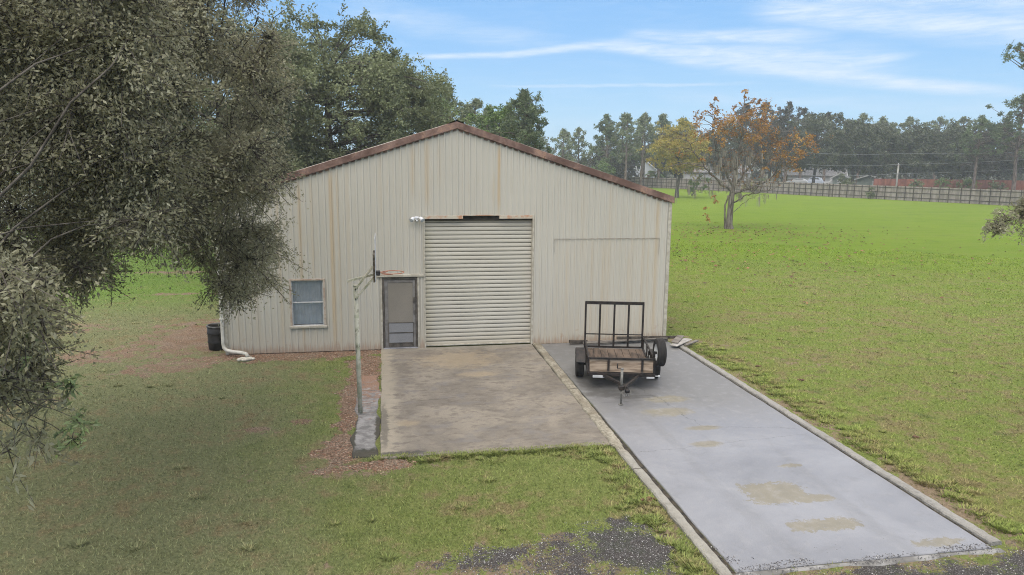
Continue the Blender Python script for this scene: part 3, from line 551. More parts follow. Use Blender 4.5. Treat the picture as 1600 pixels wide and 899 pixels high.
for s_ in (-1, 1):      # ribbed roof sheets
    ys, dvy = corrugated(YF - .02, YB + .15, .3, .025); py = sorted(ys + [(YF - .02, 0), (YB + .15, 0)]); b = MB(); xe = (XL - .06) if s_ < 0 else (XR + .06)
    zr, ze = roofz(PK) + .15, roofz(xe) + .15
    for (y0, d0), (y1, d1) in zip(py, py[1:]):
        b.add([(PK, y0, zr + d0), (xe, y0, ze + d0), (xe, y1, ze + d1), (PK, y1, zr + d1)], [(0, 1, 2, 3)])
        b.add([(PK, y0, zr - .03), (xe, y0, ze - .03), (xe, y1, ze - .03), (PK, y1, zr - .03)], [(0, 3, 2, 1)])
    child(b.build('roof', M_roof))
    # rake trim
    b = MB(); x1 = XL - .07 if s_ < 0 else XR + .07
    y0, y1 = YF - .085, YF - .026
    def zt(x): return roofz(x) + .165
    def zb(x): return roofz(x) - .015
    n_ = 22; vs = []; rr = random.Random(8)
    for k in range(n_ + 1):
        x = PK + (x1 - PK) * k / n_; j = (rr.random() - .5) * .008; yy = (rr.random() - .5) * .006
        vs += [(x, y0 + yy, zb(x) + j), (x, y0 + yy, zt(x) + j), (x, y1 + .2, zt(x) + j + .004), (x, y1, zb(x) + j)]
    fs = []
    for k in range(n_):
        for q in range(4): fs.append((k * 4 + q, k * 4 + (q + 1) % 4, k * 4 + 4 + (q + 1) % 4, k * 4 + 4 + q))
    fs += [(0, 1, 2, 3), (n_ * 4, n_ * 4 + 1, n_ * 4 + 2, n_ * 4 + 3)]
    tr = child(b.add(vs, fs).build('rake_trim', M_rust))
    # rusty closure teeth shaped as the zigzag shadow between the ribs, on one strip
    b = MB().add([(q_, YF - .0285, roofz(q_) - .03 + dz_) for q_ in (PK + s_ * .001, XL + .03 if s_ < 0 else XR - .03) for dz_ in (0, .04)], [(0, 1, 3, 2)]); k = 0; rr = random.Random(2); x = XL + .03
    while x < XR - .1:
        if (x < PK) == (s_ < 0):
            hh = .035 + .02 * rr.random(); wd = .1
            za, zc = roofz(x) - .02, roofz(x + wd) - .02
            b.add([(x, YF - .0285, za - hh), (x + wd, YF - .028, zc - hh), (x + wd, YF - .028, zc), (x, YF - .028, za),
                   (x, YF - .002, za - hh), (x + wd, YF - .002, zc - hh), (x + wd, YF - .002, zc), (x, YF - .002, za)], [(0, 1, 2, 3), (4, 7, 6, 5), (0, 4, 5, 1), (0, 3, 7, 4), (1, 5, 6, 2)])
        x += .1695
    child(b.build('closure_shade_strip', M_rust))
cap = MB().add([(PK - .22, YF - .1, roofz(PK - .22) + .19), (PK, YF - .1, 6.12 + .205), (PK + .22, YF - .1, roofz(PK + .22) + .19), (PK - .22, YB + .15, roofz(PK - .22) + .19), (PK, YB + .15, 6.325), (PK + .22, YB + .15, roofz(PK + .22) + .19)], [(0, 1, 4, 3), (1, 2, 5, 4)])
child(cap.build('ridge_cap', M_rust))
# corner trims
b = MB().box((XL - .03, YF - .03, .02), (XL + .05, YF - .024, roofz(XL)), bev=.002).box((XL - .032, YF - .03, .02), (XL - .026, YF + .08, roofz(XL))); child(b.build('corner_trim', M_trim))
b = MB().box((XR - .07, YF - .03, .02), (XR + .03, YF - .024, roofz(XR)), bev=.002).box((XR + .026, YF - .03, .02), (XR + .032, YF + .08, roofz(XR))); child(b.build('corner_trim', M_trim))

# roll-up door
def slat_mat(t, p):
    pos = t.pos(); x, y, z = t.xyz(pos); a = t.noise(pos, 1.0, 5, .6, 0, (.5, 1, 4)); b = t.noise(pos, 3, 4)
    c = t.mix(a, (.425, .40, .335), (.51, .485, .415)); c = t.mix((x - 1.08 + (b - .5) * .3).step(.3, 0) * .35, c, (.47, .42, .26))
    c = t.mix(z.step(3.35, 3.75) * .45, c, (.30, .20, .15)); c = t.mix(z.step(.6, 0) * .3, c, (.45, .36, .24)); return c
M_slat = material('cream_door_slats', slat_mat, .5, 0, .35)
b = MB(); z = .05; ps = .1165; prof = [(0, 0), (.006, .0), (.012, -.008), (.035, -.014), (.06, -.015), (.09, -.011), (.108, -.002), (.1165, 0)]
N_ = 31; ring = []
for k in range(N_):
    for dz_, dy_ in prof[:-1]: ring.append((YF + .13 + dy_, z + k * ps + dz_))
ring.append((YF + .13, z + N_ * ps))
vs = [(x, y, zz) for (y, zz) in ring for x in (1.10, 4.12)]; fs = [(2 * i, 2 * i + 1, 2 * i + 3, 2 * i + 2) for i in range(len(ring) - 1)]
gd = child(b.add(vs, fs).build('garage_door', M_slat))
lines = MB()
for k in range(N_ + 1): lines.box((1.10, YF + .118, z + k * ps - .004), (4.12, YF + .126, z + k * ps + .006))
sg = lines.build('slat_joint', material('grimy_slat_joint', speckle((.09, .08, .06), (.16, .145, .115), 6), .8)); sg.parent = gd
bb = MB().box((1.10, YF + .08, .035), (4.12, YF + .14, .075), bev=.005).build('bottom_bar', M_trim); bb.parent = gd
ga = MB().box((1.1, YF + .09, .031), (4.12, YF + .12, .034)).build('bottom_seal', M_dark); ga.parent = gd
hd = MB().box((1.10, YF + .06, 3.60), (4.12, YF + .30, 3.95), bev=.01); child(hd.build('door_hood', M_dark))
child(MB().box((1.06, YF - .026, .02), (1.10, YF + .15, 3.75), bev=.004).build('door_jamb', M_trim)); b = MB().box((4.12, YF - .026, .02), (4.17, YF + .15, 3.75), bev=.004); child(b.build('door_jamb', M_trim))
def lint(t, p):
    pos = t.pos(); a = t.noise(pos, 3, 5, .7); return t.mix(a.step(.45, .7), (.46, .42, .34), (.42, .22, .13))
M_lint = material('rust_spotted_lintel', lint, .6)
for x0, x1 in ((1.10, 2.15), (3.17, 4.12)): child(MB().box((x0, YF - .024, 3.655), (x1, YF + .05, 3.748), bev=.004).build('door_lintel', M_lint))
child(MB().box((2.155, YF - .024, 3.742), (3.165, YF + .05, 3.762), bev=.003).build('notch_edge', M_lint))

# patched panel on the right of the wall: a seam and its cut edge
b = MB().box((4.76, YF - .030, 3.065), (7.9, YF - .0225, 3.08)).box((7.893, YF - .030, 2.6), (7.903, YF - .0225, 3.064)).box((4.757, YF - .0295, 2.7), (4.763, YF - .0225, 3.064))
child(b.build('panel_seam', material('grey_brown_seam', speckle((.22, .19, .15), (.36, .33, .28), 6), .8)))

# screen door
M_doorf = material('grey_brown_door_frame', speckle((.135, .125, .115), (.20, .19, .18), 5), .6)
M_jamb = material('dark_jamb', speckle((.055, .048, .04), (.11, .095, .08), 6), .7)
M_scr = material('taupe_screen', lambda t, p: t.mul(t.mix(t.noise(t.pos(), 1.2, 3), (.17, .155, .13), (.215, .195, .165)), t.voro(t.pos(), 90).step(0, .6) * .35 + .75), .8)
M_grl = material('grey_grille', lambda t, p: t.mul(t.mix(t.noise(t.pos(), 2, 3), (.20, .20, .205), (.26, .26, .265)), t.voro(t.pos(), 70).step(0, .6) * .4 + .7), .5, .2)
X0, X1 = -.09, .87
b = MB().box((X0, YF - .02, .03), (X0 + .05, YF + .08, 2.045), bev=.004).box((X1 - .05, YF - .02, .03), (X1, YF + .08, 2.045), bev=.004).box((X0 + .05, YF - .018, 1.985), (X1 - .05, YF + .08, 2.045), bev=.004)
child(b.build('door_casing', M_jamb))
sdr = child(MB().box((X0 + .055, YF + .0, .05), (X0 + .15, YF + .04, 1.98), bev=.004).box((X1 - .13, YF + .0, .05), (X1 - .055, YF + .04, 1.98), bev=.004).box((X0 + .15, YF + .001, 1.90), (X1 - .13, YF + .039, 1.98), bev=.004)
            .box((X0 + .15, YF + .001, .05), (X1 - .13, YF + .039, .13), bev=.004).build('screen_door', M_doorf))
def sub(o, par): o.parent = par; return o
sub(MB().box((X0 + .15, YF + .015, .13), (X1 - .13, YF + .022, 1.90)).build('screen_panel', M_scr), sdr)
gx0, gx1 = X0 + .15, X1 - .115
for z0, z1 in ((.49, .76), (.195, .47)): sub(MB().box((gx0 + .01, YF - .005, z0), (gx1 - .01, YF + .002, z1), bev=.002).build('grille', M_grl), sdr)
fr = MB()
for z_ in (.765, .47, .18, .085): fr.box((gx0, YF - .012, z_ - .008), (gx1, YF - .001, z_ + .012))
fr.box((gx0, YF - .013, .08), (gx0 + .015, YF, .77)).box((gx1 - .015, YF - .013, .08), (gx1, YF, .77)).box((gx0 + .015, YF - .006, .095), (gx1 - .015, YF - .002, .17))
sub(fr.build('grille_frame', M_jamb), sdr)
sub(MB().box((X1 - .115, YF - .03, 1.33), (X1 - .075, YF - .001, 1.50), bev=.008).tube([(X1 - .1, YF - .03, 1.36), (X1 - .1, YF - .06, 1.38), (X1 - .1, YF - .06, 1.46), (X1 - .1, YF - .03, 1.48)], .008).build('handle', M_jamb), sdr)
sub(MB().box((X1 - .1, YF - .02, .98), (X1 - .085, YF - .001, 1.12), bev=.003).build('latch', M_jamb), sdr)
child(MB().box((-.24, YF - .06, 2.065), (1.055, YF + .02, 2.135), bev=.006).build('door_header', M_lint if False else M_trim))
child(MB().box((-.14, YF - .03, .02), (-.095, YF - .021, 2.06)).box((.875, YF - .03, .02), (.92, YF - .021, 2.06)).build('door_trim', M_trim))
child(MB().box((X0, YF - .06, .03), (X1, YF + .05, .055), bev=.004).build('door_sill', material('grey_sill', speckle((.2, .2, .21), (.3, .3, .32), 8), .5, .3)))

# window
wx0, wx1, wz0, wz1 = -2.56, -1.62, .70, 2.05
win = child(MB().box((wx0, YF - .035, wz0), (wx0 + .05, YF + .06, wz1), bev=.004).box((wx1 - .05, YF - .035, wz0), (wx1, YF + .06, wz1), bev=.004).box((wx0 + .05, YF - .033, wz1 - .04), (wx1 - .05, YF + .06, wz1), bev=.004)
            .build('window', material('tan_window_frame', speckle((.30, .22, .17), (.44, .38, .31), 6), .6)))
sub(MB().box((wx0 - .03, YF - .06, wz0 - .005), (wx1 + .03, YF + .05, wz0 + .055), bev=.006).build('window_sill', M_trim), win)
M_sash = material('white_sash', speckle((.42, .42, .41), (.55, .55, .54), 6), .4)
for z0, z1, yo in ((1.385, 2.01, .022), (.755, 1.42, .0)):
    sa = MB(); t_ = .028
    sa.box((wx0 + .05, YF + yo, z0), (wx0 + .05 + t_, YF + yo + .02, z1)).box((wx1 - .05 - t_, YF + yo, z0), (wx1 - .05, YF + yo + .02, z1)).box((wx0 + .05 + t_, YF + yo + .0005, z0), (wx1 - .05 - t_, YF + yo + .0195, z0 + t_)).box((wx0 + .05 + t_, YF + yo + .0005, z1 - t_), (wx1 - .05 - t_, YF + yo + .0195, z1))
    sub(sa.build('sash', M_sash), win)
def pane_mat():
    m_ = bpy.data.materials.new('window_glass'); m_.use_nodes = True; m_.node_tree.nodes.clear(); t = NT(m_.node_tree)
    tr = t.node('ShaderNodeBsdfTransparent'); gl = t.node('ShaderNodeBsdfGlossy'); gl.inputs['Roughness'].default_value = .05; mx = t.node('ShaderNodeMixShader'); lw = t.node('ShaderNodeFresnel'); lw.inputs[0].default_value = 1.5
    t.link((S(t.t, lw.outputs[0]) * .8).clamp(), mx.inputs[0]); t.link(tr.outputs[0], mx.inputs[1]); t.link(gl.outputs[0], mx.inputs[2]); o = t.node('ShaderNodeOutputMaterial'); t.link(mx.outputs[0], o.inputs[0]); return m_
M_glass = pane_mat()
sub(MB().box((wx0 + .06, YF + .011, .78), (wx1 - .06, YF + .014, 1.40)).box((wx0 + .06, YF + .031, 1.40), (wx1 - .06, YF + .034, 1.99)).build('pane', M_glass), win)
cur = MB(); vs = []; n_ = 60
for k in range(n_ + 1):
    x = wx0 + .055 + (wx1 - wx0 - .11) * k / n_; yy = YF + .060 + .008 * math.sin(k * .55) + .006 * math.sin(k * 1.7)
    vs += [(x, yy, .76), (x + .01 * math.sin(k * .3), yy + .01, 1.4), (x, yy, 2.02)]
cur.add(vs, [(3 * k + q, 3 * k + 3 + q, 3 * k + 4 + q, 3 * k + 1 + q) for k in range(n_) for q in (0, 1)], True)
sub(cur.build('curtain', material('blue_grey_curtain', lambda t, p: t.mix((t.noise(t.pos(), 2.6, 4, .6, 1.2) * .8 + t.xyz(t.pos())[2].step(2.1, .9) * .25).clamp(), (.36, .39, .42), (.68, .71, .74)), .8)), win)
sub(MB().box((wx0 + .07, YF + .01, .785), (wx1 - .07, YF + .0105, .80)).build('sash_gasket', M_dark), win)

# gutter and downspout at the left corner
M_pipe = material('off_white_pipe', speckle((.42, .40, .34), (.55, .53, .47), 6), .5)
child(MB().box((XL - .17, YF - .02, roofz(XL) - .02), (XL - .04, YB, roofz(XL) + .10), bev=.01).build('gutter', M_pipe))
dsp = child(MB().tube([(XL - .075, YF - .06, roofz(XL) - .03), (XL - .075, YF - .06, 2), (XL - .075, YF - .06, .34), (XL - .06, YF - .075, .24), (XL + .02, YF - .13, .17), (XL + .18, YF - .22, .15), (XL + .45, YF - .33, .14), (XL + .56, YF - .39, .12), (XL + .62, YF - .46, .05)], [.045] * 3 + [.05] * 6, 12).build('downspout', M_pipe))
for z_ in (2.6, 1.0): sub(MB().box((XL - .13, YF - .112, z_), (XL - .02, YF - .02, z_ + .03)).build('bracket', M_pipe), dsp)
spl = MB(); rr = random.Random(5)
for k in range(6): a_ = k * 1.05; spl.box((-.11, -.06, 0), (.11, .06, .045 + .02 * rr.random()), Matrix.Translation((XL + .58 + .12 * math.cos(a_), YF - .58 + .06 * math.sin(a_), 0)) @ Matrix.Rotation(a_ * 1.3, 4, 'Z'), .02)
tag(spl.build('splash_stone', material('pale_broken_stone', speckle((.38, .35, .28), (.58, .55, .47), 9), .9)), 'small pile of broken pale stone under the end of the white downspout', 'splash stone')

# twin floodlight
fl = empty('floodlight', (.88, YF - .022, 3.68), 0, 'small white twin-headed floodlight on the wall left of the roll-up door', 'floodlight')
M_white = material('white_metal_paint', speckle((.55, .56, .58), (.72, .73, .75), 8), .35)
M_lens = material('lamp_glass', lambda t, p: (.45, .48, .50), .15)
MB().box((-.05, -.03, -.05), (.05, 0, .05), bev=.008).tube([(0, -.03, 0), (0, -.06, -.01)], .02).build('mount', M_white, fl)
for s_ in (-1, 1):
    MB().tube([(0, -.05, 0), (s_ * .06, -.07, .03), (s_ * .1, -.09, .0)], .012).build('arm', M_white, fl)
    Mh = Matrix.Translation((s_ * .12, -.12, -.01)) @ Matrix.Rotation(s_ * .6, 4, 'Z') @ Matrix.Rotation(.5, 4, 'X')
    h_ = MB().lathe([(0, .07), (.03, .065), (.045, .03), (.058, -.06), (.062, -.075)], n=16, axis='Y', M=Mh).build('lamp_head', M_white, fl)
    MB().lathe([(.058, -.072), (.03, -.078), (0, -.08)], n=16, axis='Y', M=Mh).build('lens', M_lens, h_)
MB().lathe([(0, 0), (.022, .005), (.026, .03), (.02, .05), (0, .055)], c=(0, -.07, -.09), n=12).build('motion_sensor', M_white, fl)

# black barrel at the left corner
br = empty('barrel', (-4.62, 20.75, 0), 0, 'open black plastic barrel standing at the left corner of the shed', 'barrel')
M_blk = material('black_plastic', speckle((.012, .011, .011), (.03, .028, .027), 5), .55)
MB().lathe([(.24, 0), (.26, .02), (.27, .2), (.285, .22), (.27, .25), (.275, .45), (.29, .47), (.275, .5), (.27, .66), (.24, .665), (.235, .6), (.23, .1), (0, .09)], n=32).build('body', M_blk, br)
MB().lathe([(.262, .64), (.29, .645), (.295, .67), (.28, .69), (.25, .685), (.245, .65)], n=32).build('rim', material('grey_worn_rim', speckle((.06, .06, .06), (.16, .16, .155), 7), .6), br)

# ------------------------------------------------------------------ basketball hoop
hp = reg(empty('basketball_hoop', (-.57, 14.8, 0), 0, 'old mossy steel basketball hoop with bare orange rim beside the apron', 'basketball hoop'))
def moss(t, p):
    pos = t.pos(); x, y, z = t.xyz(pos); a = t.noise(pos, 7, 6, .75, .3, (1, 1, .6)); b = t.noise(pos, 26, 4, .7)
    c = t.mix(b, (.44, .42, .33), (.60, .57, .47)); c = t.mix(t.noise(pos, 5, 4).step(.45, .65) * .6, c, (.28, .30, .19))
    band_ = z.step(1.0, 1.5) * z.step(2.45, 2.2)
    c = t.mix((a + band_ * .2 - z.step(.9, .3) * .25).step(.70, .9) * .8, c, (.13, .12, .085)); bump(t, p, a + b, .01); return c
M_moss = material('mossy_galvanised_pipe', moss, .85)
child(MB().tube([(-.57, 14.8, -.05), (-.584, 14.8, 1.3), (-.60, 14.8, 2.72)], [.048, .047, .045], 16).tube([(-.60, 14.8, 2.715), (-.60, 14.8, 2.735)], .05, 16).build('pole', M_moss), hp)
for yo in (-.09, .09): child(MB().bar((-.60, 14.8 + yo * .4, 2.66), (-.25, 14.8 + yo, 3.1), .03, .035, .004).build('upper_arm', M_moss), hp)
for yo in (-.1, .1): child(MB().bar((-.60, 14.8 + yo * .5, 2.46), (-.215, 14.8 + yo, 2.9), .03, .03, .004).build('lower_arm', M_moss), hp)
child(MB().bar((-.76, 14.72, 2.83), (-.20, 14.8, 2.955), .035, .045, .004).build('back_bar', M_moss), hp)
[child(MB().tube([(-.6, 14.73, z_), (-.6, 14.87, z_)], .015, 8).build('bolt', M_jamb), hp) for z_ in (2.46, 2.66)]
child(MB().box((-.235, 14.45, 2.84), (-.195, 14.54, 3.40), bev=.004).box((-.235, 15.06, 2.84), (-.195, 15.15, 3.40), bev=.004).box((-.234, 14.54, 3.30), (-.196, 15.06, 3.38), bev=.004).box((-.234, 14.54, 2.86), (-.196, 15.06, 2.95), bev=.004).build('backboard_frame', material('rotten_dark_wood', speckle((.07, .058, .045), (.19, .165, .13), 9, bmp=.01), .9)), hp)
child(MB().box((-.192, 14.25, 2.86), (-.183, 15.35, 3.74), bev=.003).build('backboard', material('faded_white_board', speckle((.40, .41, .45), (.60, .61, .64), 4), .4)), hp)
child(MB().box((-.181, 14.72, 2.93), (-.10, 14.88, 3.02), bev=.008).build('rim_bracket', M_blk), hp)
M_rim = material('rusty_orange_rim', speckle((.30, .10, .055), (.46, .20, .12), 9), .6)
circ = [(.15 + .228 * math.cos(a_), 14.8 + .228 * math.sin(a_), 2.985) for a_ in (2 * math.pi * k / 40 for k in range(41))]
child(MB().tube(circ, .009, 8, False).tube([(-.12, 14.74, 2.99), (.0, 14.70, 2.97), (.06, 14.6, 2.982)], .008, 6).tube([(-.12, 14.86, 2.99), (.0, 14.90, 2.97), (.06, 15.0, 2.982)], .008, 6).tube([(-.12, 14.75, 2.94), (.02, 14.72, 2.95), (.15, 14.6, 2.975)], .007, 6).build('rim', M_rim), hp)

# ------------------------------------------------------------------ utility trailer
tr = empty('utility_trailer', (5.58, 16.52, .024), R(-13), 'small black utility trailer with wooden deck and raised ramp gate', 'trailer')
M_blkst = material('black_painted_steel', speckle((.010, .009, .009), (.032, .024, .02), 8), .5)
def deckmat(t, p):
    o_ = t.obj(); x, y, z = t.xyz(o_); a = t.noise(o_, 2, 6, .7, .4, (6, .8, 6)); k = t.noise(o_, 1.7, 3)
    c = t.mix(a.step(.3, .7), (.045, .032, .024), (.11, .078, .056)); c = t.mix(k.step(.5, .7) * .4, c, (.17, .125, .09)); return c
M_deck = material('worn_brown_planks', deckmat, .75)
M_front = material('pale_weathered_board', speckle((.20, .145, .10), (.40, .31, .23), 2.5, stretch=(1, 1, 9)), .8)
W2, YA, YR, ZD = .76, -1.02, 1.08, .43
fr = MB()
for s_ in (-1, 1): fr.box((s_ * W2 - .025, YA, ZD - .10), (s_ * W2 + .025, YR, ZD + .015), bev=.004)
for y_ in (YA, -.35, .35, YR - .05): fr.box((-W2 + .025, y_, ZD - .095), (W2 - .025, y_ + .05, ZD - .027))
fr.build('frame', M_blkst, tr)
dk = MB(); n_ = 8; wd = (2 * W2 - .06) / n_
for k in range(n_): dk.box((-W2 + .03 + k * wd + .004, YA + .03, ZD - .025), (-W2 + .03 + (k + 1) * wd - .004, YR - .02, ZD + .012), bev=.004)
dk.build('deck', M_deck, tr)
rl_ = MB()
ZT = .74
for s_ in (-1, 1):
    rl_.bar((s_ * W2, YA, ZT), (s_ * W2, YR, ZT), .035, .035)
    for y_ in (YA + .02, -.35, .35, YR - .02): rl_.bar((s_ * W2, y_, ZD + .015), (s_ * W2, y_, ZT - .018), .032, .032)
rl_.build('side_rail', M_blkst, tr)
fr = MB().bar((-W2 + .018, YA, ZT - .002), (W2 - .018, YA, ZT - .002), .04, .04).bar((-.30, YA - .002, ZD + .02), (-.30, YA - .002, ZT - .022), .05, .03).bar((.48, YA - .002, ZD + .02), (.48, YA - .002, ZT - .022), .05, .03).box((-W2 - .02, YA - .04, ZD - .11), (W2 + .02, YA - .001, ZD - .03), bev=.004)
fr.build('front_rail', M_blkst, tr)
MB().box((-W2 + .03, YA + .02, ZD - .02), (W2 - .03, YA + .04, ZT - .024), bev=.003).build('front_board', M_front, tr)
gt = MB(); gz0, gz1 = ZD + .03, 1.63
for x_ in (-.745, -.375, -.005, .365, .735): gt.bar((x_, YR + .05, gz0), (x_, YR + .05, gz1), .048, .045)
gt.bar((-.765, YR + .05, gz1), (.755, YR + .05, gz1), .06, .075).bar((-.765, YR + .05, gz0), (.755, YR + .05, gz0), .04, .045).bar((-.727, YR + .05, .80), (.717, YR + .05, .80), .026, .026)
ramp = gt.build('ramp_gate', M_blkst, tr)
def tyre_mat(t, p):
    return t.mix(t.noise(t.obj(), 8, 5), (.012, .011, .011), (.028, .025, .023))
M_tyre = material('black_rubber', tyre_mat, .75)
M_rimw = material('white_wheel_rim', speckle((.50, .50, .49), (.68, .68, .67), 6), .45)
M_rimr = material('worn_steel_rim', speckle((.10, .09, .085), (.22, .21, .2), 6), .5, .3)
def wheel(root, c, Mx, rimm, nm='wheel', r_=.325, w_=.20):
    h = w_ / 2
    prof = [(r_ * .60, -h * .8), (r_ * .66, -h * .98), (r_ * .86, -h), (r_ * .965, -h * .86), (r_, -h * .68)]
    for q in (-.45, -.15, .15, .45): prof += [(r_, (q - .1) * h), (r_ * .972, (q - .06) * h), (r_ * .972, (q + .06) * h), (r_, (q + .1) * h)]
    prof += [(r_, h * .68), (r_ * .965, h * .86), (r_ * .86, h), (r_ * .66, h * .98), (r_ * .60, h * .8)]
    M_ = Matrix.Translation(c) @ Mx
    a = MB().lathe(prof, n=40, axis='X', M=M_).build(nm, M_tyre, root)
    rp = [(r_ * .6, -h * .8), (r_ * .56, -h * .75), (r_ * .54, -h * .2), (r_ * .40, -h * .05), (r_ * .22, -h * .3), (r_ * .2, -h * .62), (0, -h * .65)]
    MB().lathe(rp, n=28, axis='X', M=M_).lathe([(q[0], -q[1]) for q in rp], n=28, axis='X', M=M_).build('rim', rimm, a)
    return a
I4 = Matrix.Identity(4)
for s_ in (-1, 1):
    wheel(tr, (s_ * .92, 0, .325), I4, M_rimr)
    # fender: flat topped arch
    fpr = [(-.40, .46), (-.30, .62), (-.14, .685), (.14, .685), (.30, .62), (.40, .46)]; fb = MB()
    for (a0, z0), (a1, z1) in zip(fpr, fpr[1:]):
        fb.add([(s_ * .80, a0, z0), (s_ * 1.02, a0, z0), (s_ * 1.02, a1, z1), (s_ * .80, a1, z1), (s_ * .80, a0, z0 - .006), (s_ * 1.02, a0, z0 - .006), (s_ * 1.02, a1, z1 - .006), (s_ * .80, a1, z1 - .006)], [(0, 1, 2, 3), (4, 7, 6, 5), (0, 4, 5, 1), (1, 5, 6, 2), (3, 2, 6, 7), (0, 3, 7, 4)])
    fb.bar((s_ * .79, -.25, .60), (s_ * .79, -.25, .40), .02, .03).bar((s_ * .79, .25, .60), (s_ * .79, .25, .40), .02, .03)
    fb.build('fender', M_blkst, tr)
MB().tube([(-.9, 0, .31), (.9, 0, .31)], .03, 10).build('axle', M_blkst, tr)
sp_ = wheel(tr, (W2 + .12, -.90, .88), Matrix.Rotation(R(5), 4, 'Z'), M_rimw, 'spare_wheel')
MB().bar((W2 + .018, -.90, .86), (W2 + .10, -.90, .88), .05, .05).bar((W2 + .0, -.90, .90), (W2 + .0, -.90, .765), .05, .036).build('spare_mount', M_blkst, tr)
tg = MB().bar((-.42, YA, ZD - .09), (-.02, -2.02, .40), .06, .07, .005).bar((.42, YA, ZD - .09), (.02, -2.02, .40), .06, .07, .005).bar((-.0, -1.95, .40), (0, -2.2, .40), .07, .07, .005)
tg.build('tongue', M_blkst, tr)
MB().box((-.045, -2.36, .375), (.045, -2.2, .43), bev=.015).lathe([(0, .045), (.04, .04), (.055, .01), (.055, -.03), (.05, -.035)], c=(0, -2.37, .40), n=16).box((-.012, -2.3, .43), (.012, -2.2, .465), bev=.004).build('coupler', M_blkst, tr)
M_galv = material('galvanised_steel', speckle((.13, .125, .11), (.25, .24, .215), 9), .7, .2)
jx, jy = -.10, -2.12
jk = MB().tube([(jx, jy, .02), (jx, jy, .40)], .020, 12).tube([(jx, jy, .38), (jx, jy, .80)], .029, 12).tube([(jx, jy, .80), (jx, jy, .83)], .034, 12).tube([(jx, jy, 0), (jx, jy, .02)], .05, 14).build('jack', M_galv, tr)
MB().tube([(jx, jy, .815), (jx - .10, jy, .815), (jx - .10, jy, .835)], .008, 8).tube([(jx - .10, jy, .83), (jx - .10, jy, .93)], .014, 8).build('jack_handle', M_blkst, jk)
MB().box((jx - .06, jy - .05, .34), (jx + .06, jy + .05, .44), bev=.012).build('jack_bracket', M_blkst, jk)
ch = MB(); 
for s_ in (-1, 1): ch.tube([(s_ * .03, -2.1, .40), (s_ * .10, -2.18, .30), (s_ * .04, -2.28, .24), (s_ * -.01, -2.22, .33)], .011, 6)
ch.build('safety_chain', M_galv, tr)
M_refl = material('white_reflector', speckle((.38, .39, .40), (.52, .53, .53), 5), .3)
MB().box((-.66, YA - .06, ZD - .145), (-.34, YA - .042, ZD - .085), bev=.004).build('reflector', M_refl, tr)
MB().box((.58, YA - .06, ZD - .14), (.76, YA - .042, ZD - .10), bev=.004).build('reflector', M_refl, tr)
MB().bar((W2 + .02, YA + .0, ZD - .09), (W2 + .1, YA + .0, ZD - .09), .02, .02).lathe([(0, -.025), (.028, -.02), (.028, .02), (0, .025)], c=(W2 + .11, YA, ZD - .09), n=12, axis='Y').build('marker_lamp', M_refl, tr)

# boards lying along the foot of the wall
M_wood = material('grey_weathered_board', speckle((.085, .075, .065), (.24, .215, .185), 5, stretch=(1, 9, 9), bmp=.01), .9)
M_wdark = material('dark_wet_timber', speckle((.03, .025, .02), (.085, .07, .055), 6, bmp=.01), .85)
def board(p, q, w_, h_, mat, label, nm='timber_board'):
    c_ = Vector(p); b = MB().bar((0, 0, 0), Vector(q) - c_, w_, h_, .006); o = b.build(nm, mat); o.location = c_
    tag(o, label, 'board', 'boards piled at the foot of the shed wall'); return o
board((5.2, 19.72, .12), (5.75, 19.80, .08), .09, .10, M_wdark, 'dark round-edged timber sticking out left behind the trailer', 'timber_post')
board((5.6, 19.56, .10), (8.2, 19.66, .16), .08, .04, M_wood, 'long grey board lying low behind the trailer wheels')
board((6.6, 19.66, .20), (8.5, 19.64, .17), .05, .08, M_wdark, 'dark timber lying on top of the pile by the right corner of the shed')
board((5.6, 19.75, .06), (8.2, 19.8, .06), .16, .09, M_wood, 'wide grey board lowest of the pile against the wall')
board((8.05, 18.95, .10), (8.75, 19.5, .14), .24, .03, material('pale_grey_plank', speckle((.20, .19, .175), (.40, .38, .35), 5, stretch=(1, 8, 8)), .9), 'short pale grey plank lying slanted at the top of the right kerb', 'plank')
board((8.15, 19.1, .15), (8.60, 19.72, .19), .20, .03, M_wood, 'short grey plank crossed over the pale one at the right kerb', 'plank')
board((8.40, 18.9, .12), (8.95, 19.35, .12), .10, .04, M_wood, 'narrow grey offcut on the grass beside the planks', 'plank')
# ------------------------------------------------------------------ grass blades (uncountable)
def wobble(x, y): return .05 * (np.sin(x * 9 + 2 * np.sin(y * 3.1)) + np.sin(y * 7.3 + x * 2.2) + .8 * np.sin(x * 23 + y * 17) - .4)
def inrect(x, y, r_):
    q_ = np.clip(wobble(x, y), -.01, .16) * (1 if r_[1] - r_[0] > 1 else .35) + np.abs(rng.normal(0, .012, len(x))); q_ = np.where(r_[2] > 19, 0, q_)
    return (x > r_[0] + q_) & (x < r_[1] - q_) & (y > r_[2] + q_ * 1.3) & (y < r_[3])
SLABS = [(-.13, 4.45, 12.38, 20), (4.13, 8.4, 7.86, 20), (8.2, 8.44, 7.9, 19.4), (-.62, .1, 12.5, 17), (XL - .05, XR + .05, 19.93, 36.2)]
NB = 330000
d = 6.2 * np.exp(rng.random(NB) * math.log(50 / 6.2)); a = np.radians(rng.uniform(-31, 50, NB))
bx, by = d * np.sin(a), d * np.cos(a)
ok = np.ones(NB, bool)
for r_ in SLABS: ok &= ~inrect(bx, by, r_)
jit = rng.normal(0, .13, NB)
ok &= (zone(bx, by, MULCH) + jit) < .42; ok &= (zone(bx, by, GRAVEL) + jit) < .40; ok &= (zone(bx, by, DIRT) + jit * 1.3) < .50
ok &= rng.random(NB) < np.where(bx < -1, .75, 1)
bx, by, d = bx[ok], by[ok], d[ok]; n_ = len(bx)
